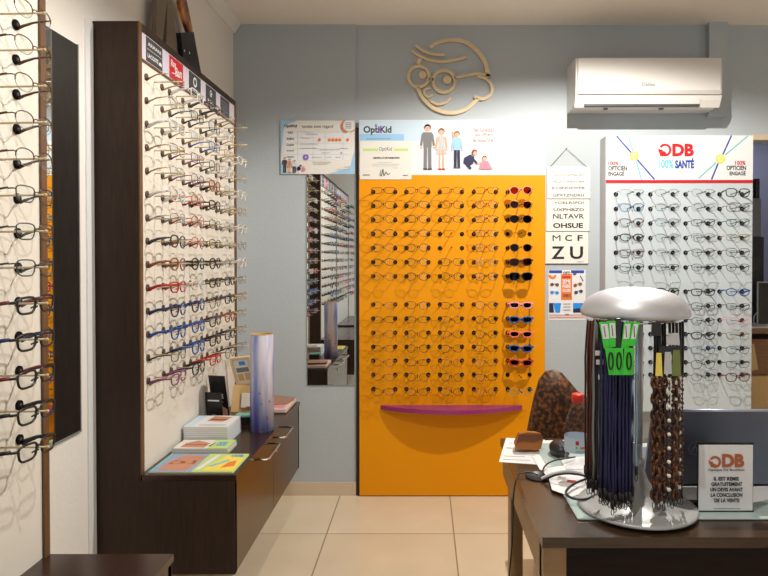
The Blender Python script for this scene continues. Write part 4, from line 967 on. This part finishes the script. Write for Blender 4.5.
# ------------------------------------------------------------------ laptop
hx0, hy, hz = atY(642, 480, 1.47).x, 1.47, ZG
lp = thing('laptop', 'open grey laptop seen from behind its lid on the desk', 'laptop', (hx0+.18, hy, hz))
MB().bbox(hx0, hx0+.37, hy+.004, hy+.25, hz+.003, hz+.02, 'laptop', .004).build('base', lp)
ang = math.radians(18); lid = MB(); U = Vector((1, 0, 0)); V = Vector((0, -math.sin(ang), math.cos(ang))); Nn = U.cross(V); o0 = Vector((hx0, hy, hz+.012)); LH = .196
t = bmesh.new(); bmesh.ops.create_cube(t, size=1)
for v in t.verts: v.co = Vector(((v.co.x+.5)*.37, (v.co.y+.5)*LH, (v.co.z+.5)*.008))
bmesh.ops.bevel(t, geom=[e for e in t.edges if abs((e.verts[0].co-e.verts[1].co).z) > .005], offset=.014, segments=4, affect='EDGES')
mw = Matrix.Translation(o0) @ Matrix(((U.x, V.x, Nn.x, 0), (U.y, V.y, Nn.y, 0), (U.z, V.z, Nn.z, 0), (0, 0, 0, 1)))
lid.add(t, 'laptop', mw); lo = lid.build('lid', lp)
e0 = MB(); e0.tube([mw @ Vector((.014, LH, .004)), mw @ Vector((.356, LH, .004))], .0042, 'laptop_edge', 8); buildsub(e0, 'lid_edge', lo, lp)
p = Print(o0+Nn*.008, U, V); cx, cy = .112, .10
p.arc(cx, cy, .0175, .0188, 0, 360, 'laptop_edge'); p.line(cx-.010, cy-.010, cx-.003, cy+.012, .0022, 'laptop_edge'); p.arc(cx-.003, cy-.002, .003, .005, 0, 180, 'laptop_edge', 10); p.line(cx+.002, cy-.010, cx+.001, cy-.001, .0022, 'laptop_edge')
p.line(cx+.004, cy-.014, cx+.010, cy+.006, .0022, 'laptop_edge'); p.arc(cx+.011, cy, .004, .006, -120, 150, 'laptop_edge', 10)
buildsub(p.mb, 'logo', lo, lp)
MB().box(hx0+.03, hx0+.34, hy+.03, hy+.14, hz+.0201, hz+.0215, 'black').build('keyboard', lp)

# ------------------------------------------------------------------ papers and clutter on the desk
def paper(pts, z, label, cat='paper', m='white', art=None, th=.0006, name='paper_sheet', group=None):
    q = [atZ(px, py, z) for px, py in pts]; c = sum(q, Vector())/len(q); t = thing(name, label, cat, (c.x, c.y, z), group)
    MB().prism([(v.x, v.y, z) for v in q], (0, 0, th), m).build('sheet', t)
    if art: art(t, z+th)
    return t
def lines(px_list, m='mid_grey', w=.5):
    def f(t, z):
        mb = MB()
        for (x0, y0, x1, y1, w_, m_) in px_list:
            a = atZ(x0, y0, z); b = atZ(x1, y1, z); d = (b-a); n_ = Vector((-d.y, d.x, 0)).normalized()*w_*.0025
            mb.faces([a+n_+Vector((0, 0, .0003)), b+n_+Vector((0, 0, .0003)), b-n_+Vector((0, 0, .0003)), a-n_+Vector((0, 0, .0003))], [(0, 1, 2, 3)], m_)
        mb.build('lettering', t)
    return f
zP = ZD+.0004
paper([(499, 462), (506, 438), (545, 440), (542, 465)], zP, 'white written sheet overhanging the left rear desk corner', art=lines([(509, 443, 516, 443.3, 1, 'pink'), (506, 448, 512, 448.2, 1.2, 'dark_grey'), (504, 456, 525, 457, .8, 'mid_grey'), (503, 459.5, 530, 460.5, .8, 'mid_grey'), (512, 451, 530, 452, .6, 'mid_grey')]))
paper([(534, 441), (566, 440), (570, 455), (545, 456), (527, 455)], zP+.0012, 'crumpled white sheet lying behind the brown leather case')
paper([(532, 456), (572, 451), (582, 464), (560, 476), (540, 470)], zP+.0024, 'white printed leaflet with orange lines left of the bottle', art=lines([(546, 466, 564, 466.5, 2.4, 'print_orange'), (545, 460, 560, 460.3, .8, 'mid_grey'), (550, 462.5, 566, 462.8, .8, 'mid_grey')]))
paper([(546, 468), (600, 461), (606, 484), (572, 497), (552, 490)], zP+.006, 'white form with red mark below the bottle', art=lines([(567, 481, 576, 482, 4, 'red'), (560, 474, 590, 474, .8, 'mid_grey'), (562, 478, 566, 478, .8, 'mid_grey')]))
paper([(541, 469), (558, 463), (585, 476), (580, 492), (558, 491)], zP+.0036, 'white receipt stack corner beside the cable hole')
paper([(560, 458), (600, 456), (606, 468), (566, 470)], zP+.0072, 'white sheet lying under the water bottle')
paper([(640, 489), (700, 486), (700, 503), (668, 501), (648, 496)], ZG+.0004, 'white sheet under laptop between stand and ODB notice')
paper([(752, 487), (775, 485), (780, 497), (752, 503)], ZG+.0004, 'white sheet right of the ODB notice')
# brown leather case
lc = atZ(527, 449, ZD+.006); t = thing('glasses_case', 'soft brown leather case lying on papers at desk corner', 'glasses case', (lc.x, lc.y, ZD+.003))
Yc = lc.y-.02
def P2(px, py, Y): return atY(px, py, Y)
body = MB(); z0 = ZD+.003
out = [(516, 449), (514.5, 446), (520, 433.5), (528, 432), (541, 433), (543.5, 440), (541, 449), (536, 451)]
q = [P2(a, b, Yc) for a, b in out]; q = [Vector((v.x, v.y, max(v.z, z0))) for v in q]
back = [Vector(((v.x-lc.x)*.85+lc.x, v.y+.055, z0+(v.z-z0)*.8)) for v in q]; n = len(q)
body.faces(q+back, [list(range(n)), list(range(n, 2*n))[::-1]]+[(i, (i+1) % n, (i+1) % n+n, i+n) for i in range(n)], 'leather', False)
bo = body.build('pouch', t); md = bo.modifiers.new('b', 'BEVEL'); md.width = .002; md.segments = 2
fq = [P2(a, b, Yc-.0015) for a, b in ((519, 434.5), (541.5, 434), (542, 439), (534, 442), (522, 441), (516.5, 443))]
MB().prism(fq, (0, -.0015, 0), mat('leather_dark', (104, 56, 14), .5)).build('flap', t)
# mouse
v = atZ(562, 457, ZD+.008); mb = MB(); mb.ball((v.x, v.y+.03, ZD+.022), .03, 'black', 16, (.95, 1.5, .75)); mo = thing('computer_mouse', 'black computer mouse standing left of the water bottle', 'mouse', (v.x, v.y+.03, ZD+.001)); mb.build('body', mo)
MB().tube([(v.x, v.y-.004, ZD+.036), (v.x, v.y+.006, ZD+.042)], .003, 'dark_grey', 8).build('wheel', mo)
# bottle
bxx, byy = atY(577.5, 460, 1.56).x, 1.56; zb = ZD+.0085
bt = thing('water_bottle', 'clear plastic water bottle with red cap behind the cords', 'bottle', (bxx, byy, zb))
MB().lathe([(.027, 0), (.0315, .004), (.0325, .03), (.031, .05), (.0325, .055), (.0325, .088), (.0315, .095), (.0325, .10), (.032, .118), (.028, .138), (.020, .158), (.0135, .172), (.013, .18)], (bxx, byy, zb), 'bottle_plastic', 28).build('body', bt)
MB().lathe([(.0150, .178), (.0150, .197), (.0140, .199)], (bxx, byy, zb), mat('cap_red', (225, 50, 32), .4), 24).build('cap', bt)
mb = MB(); mb.lathe([(.0329, .056), (.0329, .094)], (bxx, byy, zb), mat('bottle_label', (190, 208, 222), .4), 28); bmesh.ops.delete(mb.bm, geom=[f for f in mb.bm.faces if len(f.verts) > 8], context='FACES'); lbo = mb.build('label', bt)
mb = MB()
for (m_, a0, a1, z0_, z1_) in (('red', -112, -98, .078, .088), ('print_orange', -92, -66, .068, .074), ('green', -112, -104, .069, .074), ('teal', -112, -70, .060, .063)):
    n = 6; vs = []
    for i in range(n+1):
        a = math.radians(a0+(a1-a0)*i/n)
        for z in (z0_, z1_): vs.append((bxx+.0333*math.cos(a), byy+.0333*math.sin(a), zb+z))
    mb.faces(vs, [(2*i, 2*i+2, 2*i+3, 2*i+1) for i in range(n)], m_)
buildsub(mb, 'lettering', lbo, bt)
# cables
def cable(pxs, label, m='black', r=.0028, name='cable'):
    P = [Vector(p) for p in pxs]; q = catmull3(P); mb = MB(); mb.tube(q, r, m, 6); return solo(mb, name, label, 'cable', tuple(q[0]))
def catmull3(P, n=8):
    P = [P[0]*2-P[1]]+P+[P[-1]*2-P[-2]]; out = []
    for i in range(1, len(P)-2):
        for k in range(n):
            t = k/n; a, b, c, d = P[i-1:i+3]; out.append(.5*((2*b)+(c-a)*t+(2*a-5*b+4*c-d)*t*t+(3*b-a-3*c+d)*t**3))
    out.append(P[-2]); return out
def Z(px, py, h=0): return atZ(px, py, ZD+.006+h)
cable([Z(541, 477), Z(545, 466, .01), Z(553, 461, .015), Z(563, 459, .015), Z(575, 457, .01)], 'thin black cable curving from cable hole to behind mouse', r=.0022)
cable([Z(541, 479), Z(552, 474, .012), Z(565, 472, .018), Z(580, 474, .018), Z(594, 480, .012), Z(604, 486, .008)], 'thick grey cable arching from cable hole towards the stand', 'pale_grey', .0042)
cable([Z(544, 480), Z(556, 475, .02), Z(570, 473.5, .026), Z(586, 476, .026), Z(600, 482, .014)], 'black cable lying on top of the thick grey cable', r=.0026)
cable([Z(604, 478, .008), Z(590, 478, .014), Z(574, 484, .014), Z(566, 492, .012), Z(572, 498, .012), Z(586, 499, .012), Z(598, 494, .012)], 'black cable loop beside the stand base', r=.003)
g0 = Z(538, 475)
xd = DXL-.012
cable([g0, Z(530, 472, .004), Z(522, 473, .003), Vector((DXL+.004, atX(515, 480, DXL).y-.03, ZD+.006)), Vector((xd, 1.52, ZD-.03)), Vector((xd, 1.54, .60)), Vector((xd-.008, 1.55, .45)), Vector((xd, 1.56, .2)), Vector((xd-.01, 1.57, .06)), Vector((xd-.02, 1.56, .012)), Vector((xd+.01, 1.62, .008))], 'thin black cable hanging down the left side of desk', r=.002)
# ------------------------------------------------------------------ armchair
YCc = 2.12
ch_ = thing('armchair', 'armchair with mottled brown velvet back behind the desk', 'chair', (.50, YCc+.2, 0))
outl = [(528, 437), (531, 418), (536, 396), (541, 378), (547, 371.5), (555, 370), (563, 373.5), (570, 382), (577, 391), (586, 397), (600, 400), (616, 400), (630, 404), (640, 420), (640, 470), (560, 475), (542, 470), (541, 448)]
N = 14
def bend(v): return (v.x-.50)**2*1.3
grid = []
# column-wise lofted curved shell with top following the outline
top = [(528, 436), (531, 418), (535, 398), (540, 380), (546, 372), (554, 370), (562, 373), (570, 382), (578, 391.5), (588, 397.5), (600, 400), (614, 400.5), (628, 404), (638, 415)]
mb = MB(); vs = []; rows = 8
for (px, py) in top:
    tv = atY(px, py, YCc); xbot = tv.x+(.50-tv.x)*.05; zbot = .42
    for j in range(rows+1):
        f = j/rows; e = .022*(1-(1-min(1, (1-f)*4))**2)**.5 if False else .028*min(1, (f*3)**.5+.25)
        x = tv.x+(xbot-tv.x)*f; z = tv.z+(zbot-tv.z)*f; y = YCc+bend(tv)*1.0+.03*f
        vs.append((x, y-e, z)); vs.append((x, y+e, z))
nr = 2*(rows+1); fs = []; nc = len(top)
for i in range(nc-1):
    for j in range(rows):
        a = i*nr+2*j; b = (i+1)*nr+2*j; fs += [(a, b, b+2, a+2), (a+1, a+3, b+3, b+1)]
    fs += [(i*nr, i*nr+1, (i+1)*nr+1, (i+1)*nr), (i*nr+nr-2, (i+1)*nr+nr-2, (i+1)*nr+nr-1, i*nr+nr-1)]
for i in (0, nc-1):
    for j in range(rows): a = i*nr+2*j; fs.append((a, a+2, a+3, a+1) if i == 0 else (a, a+1, a+3, a+2))
mb.faces(vs, fs, 'velvet', True); mb.build('backrest', ch_)
MB().bbox(.42, .76, YCc+.02, YCc+.46, .36, .47, 'velvet', .03, 3).build('seat', ch_)
for x in (.50, .73):
    for y in (YCc+.07, YCc+.42): MB().tube([(x, y, .37), (x+(x-.5)*.1, y, 0)], [.016, .011], 'wenge', 8).build('leg', ch_)

# ------------------------------------------------------------------ back room things
sf = thing('shelf_unit', 'wooden shelf unit in the dim back room', 'shelf', (2.3, 4.05, 0)); zt = .86
MB().box(1.85, 3.0, 3.85, 4.25, zt-.03, zt, 'shelf_wood').build('shelf_board', sf)
MB().box(1.85, 3.0, 3.85, 4.25, .30, .33, 'shelf_wood').build('shelf_board', sf)
for x in (1.85, 2.97): MB().box(x, x+.03, 3.85, 4.25, 0, zt-.03, 'shelf_wood').build('side_panel', sf)
cb = MB(); cb.bbox(1.90, 2.35, 3.88, 4.2, .3305, .56, 'kraft', .004); solo(cb, 'cardboard_box', 'plain cardboard box on the low shelf of back room', 'box', (2.1, 4.04, .3305))
cb = thing('carton', 'brown carton with open flap above the plain cardboard box', 'box', (2.15, 4.04, .5605)); MB().bbox(1.92, 2.4, 3.90, 4.2, .5605, .79, 'shelf_wood', .004).build('body', cb); MB().prism([(1.93, 3.899, .75), (2.08, 3.899, .76), (2.10, 3.885, .60), (2.0, 3.882, .58)], (0, .004, 0), 'kraft').build('flap', cb)
cb = MB(); cb.box(1.87, 2.5, 3.87, 4.1, zt+.0005, zt+.012, 'offwhite'); solo(cb, 'paper_pile', 'white paper pile on the back room shelf top', 'paper', (2.2, 4.0, zt))
tv = thing('computer_tower', 'black computer case standing on the back room shelf', 'computer', (2.1, 4.18, zt+.001)); MB().bbox(2.08, 2.255, 4.112, 4.24, zt+.001, zt+.58, mat('deep_black', (24, 25, 34), .5), .004).build('body', tv)
MB().box(2.10, 2.235, 4.106, 4.112, zt+.06, zt+.46, 'black').build('front_panel', tv)
tb_ = thing('tablet', 'black tablet with pale rim leaning in the back room', 'tablet', (2.18, 3.92, zt+.012)); MB().bbox(2.115, 2.45, 3.93, 3.945, zt+.0125, zt+.29, 'pale_grey', .004).build('casing', tb_); MB().box(2.122, 2.443, 3.927, 3.93, zt+.022, zt+.283, 'black').build('screen', tb_)
cable([Vector((2.12, 3.935, zt+.10)), Vector((2.09, 3.92, zt+.07)), Vector((2.085, 3.91, zt+.03)), Vector((2.12, 3.905, zt+.016)), Vector((2.16, 3.905, zt+.016))], 'white cable looping beside the tablet in back room', 'pale_grey', .003)
cp = thing('coffee_machine', 'grey appliance with dark top on the black computer case', 'appliance', (2.17, 4.18, zt+.5805)); MB().bbox(2.10, 2.24, 4.12, 4.24, zt+.5805, zt+.84, 'mid_grey', .006).build('body', cp); MB().bbox(2.13, 2.20, 4.13, 4.22, zt+.84, zt+.90, 'black', .01).build('lid', cp); MB().bbox(2.205, 2.235, 4.13, 4.2, zt+.84, zt+.97, 'black', .006).build('handle', cp)

# ------------------------------------------------------------------ lights
def spot(x, y, power, size=134, blend=.25, rad=.009, color=(1, .94, .86), z=2.54, tgt=None):
    l = bpy.data.lights.new('ceiling_or_fill_spot', 'SPOT'); l.energy = power; l.spot_size = math.radians(size); l.spot_blend = blend; l.shadow_soft_size = rad; l.color = color
    o = bpy.data.objects.new('ceiling_or_fill_spot', l); COL.objects.link(o); o.location = (x, y, z)
    d = Vector(tgt)-Vector((x, y, z)) if tgt else Vector((0, 0, -1)); o.rotation_euler = d.to_track_quat('-Z', 'Y').to_euler()
    return o
LP = [(.78, 2.2, 150, 158), (.02, .80, 62, 156)]
for x, y, pw, sz in LP:
    spot(x, y, pw, sz)
    t = thing('ceiling_light', f'recessed ceiling spotlight {["in front of the orange panel", "above the narrow gap between left cabinets"][LP.index((x,y,pw,sz))]}', 'ceiling light', (x, y, ZC), 'recessed ceiling spotlights')
    MB().lathe([(.045, -.004), (.05, -.004), (.05, -.0005), (.045, -.0005)], (x, y, ZC), 'white', 24).build('ring', t)
    MB().lathe([(.001, -.003), (.04, -.003), (.04, -.001), (.001, -.001)], (x, y, ZC), mat('lamp_glow', (255, 236, 205), .5, emit=6), 20).build('lamp', t)
l = bpy.data.lights.new('window_daylight', 'AREA'); l.shape = 'RECTANGLE'; l.size = 3.2; l.size_y = 1.9; l.energy = 24; l.color = (.88, .94, 1)
o = bpy.data.objects.new('window_daylight', l); COL.objects.link(o); o.location = (1.0, YF-.15, 1.35); o.rotation_euler = (PI/2, 0, 0)
spot(2.5, 4.6, 22, 160, .5, .1, (.8, .85, 1))  # unseen fill lamp added to lighten the back room, no fixture
W = bpy.data.worlds.new('world'); SC.world = W; W.use_nodes = True
bg = W.node_tree.nodes['Background']; bg.inputs[0].default_value = (.75, .85, 1, 1); bg.inputs[1].default_value = .6

MATS['lamp_glow'].cycles.emission_sampling = 'NONE'
SC.view_settings.view_transform = 'Standard'; SC.view_settings.look = 'None'; SC.view_settings.gamma = 1; SC.view_settings.exposure = -0.12
SC.view_settings.use_curve_mapping = False
for o in bpy.data.objects:
    if '_w' in o: del o['_w']
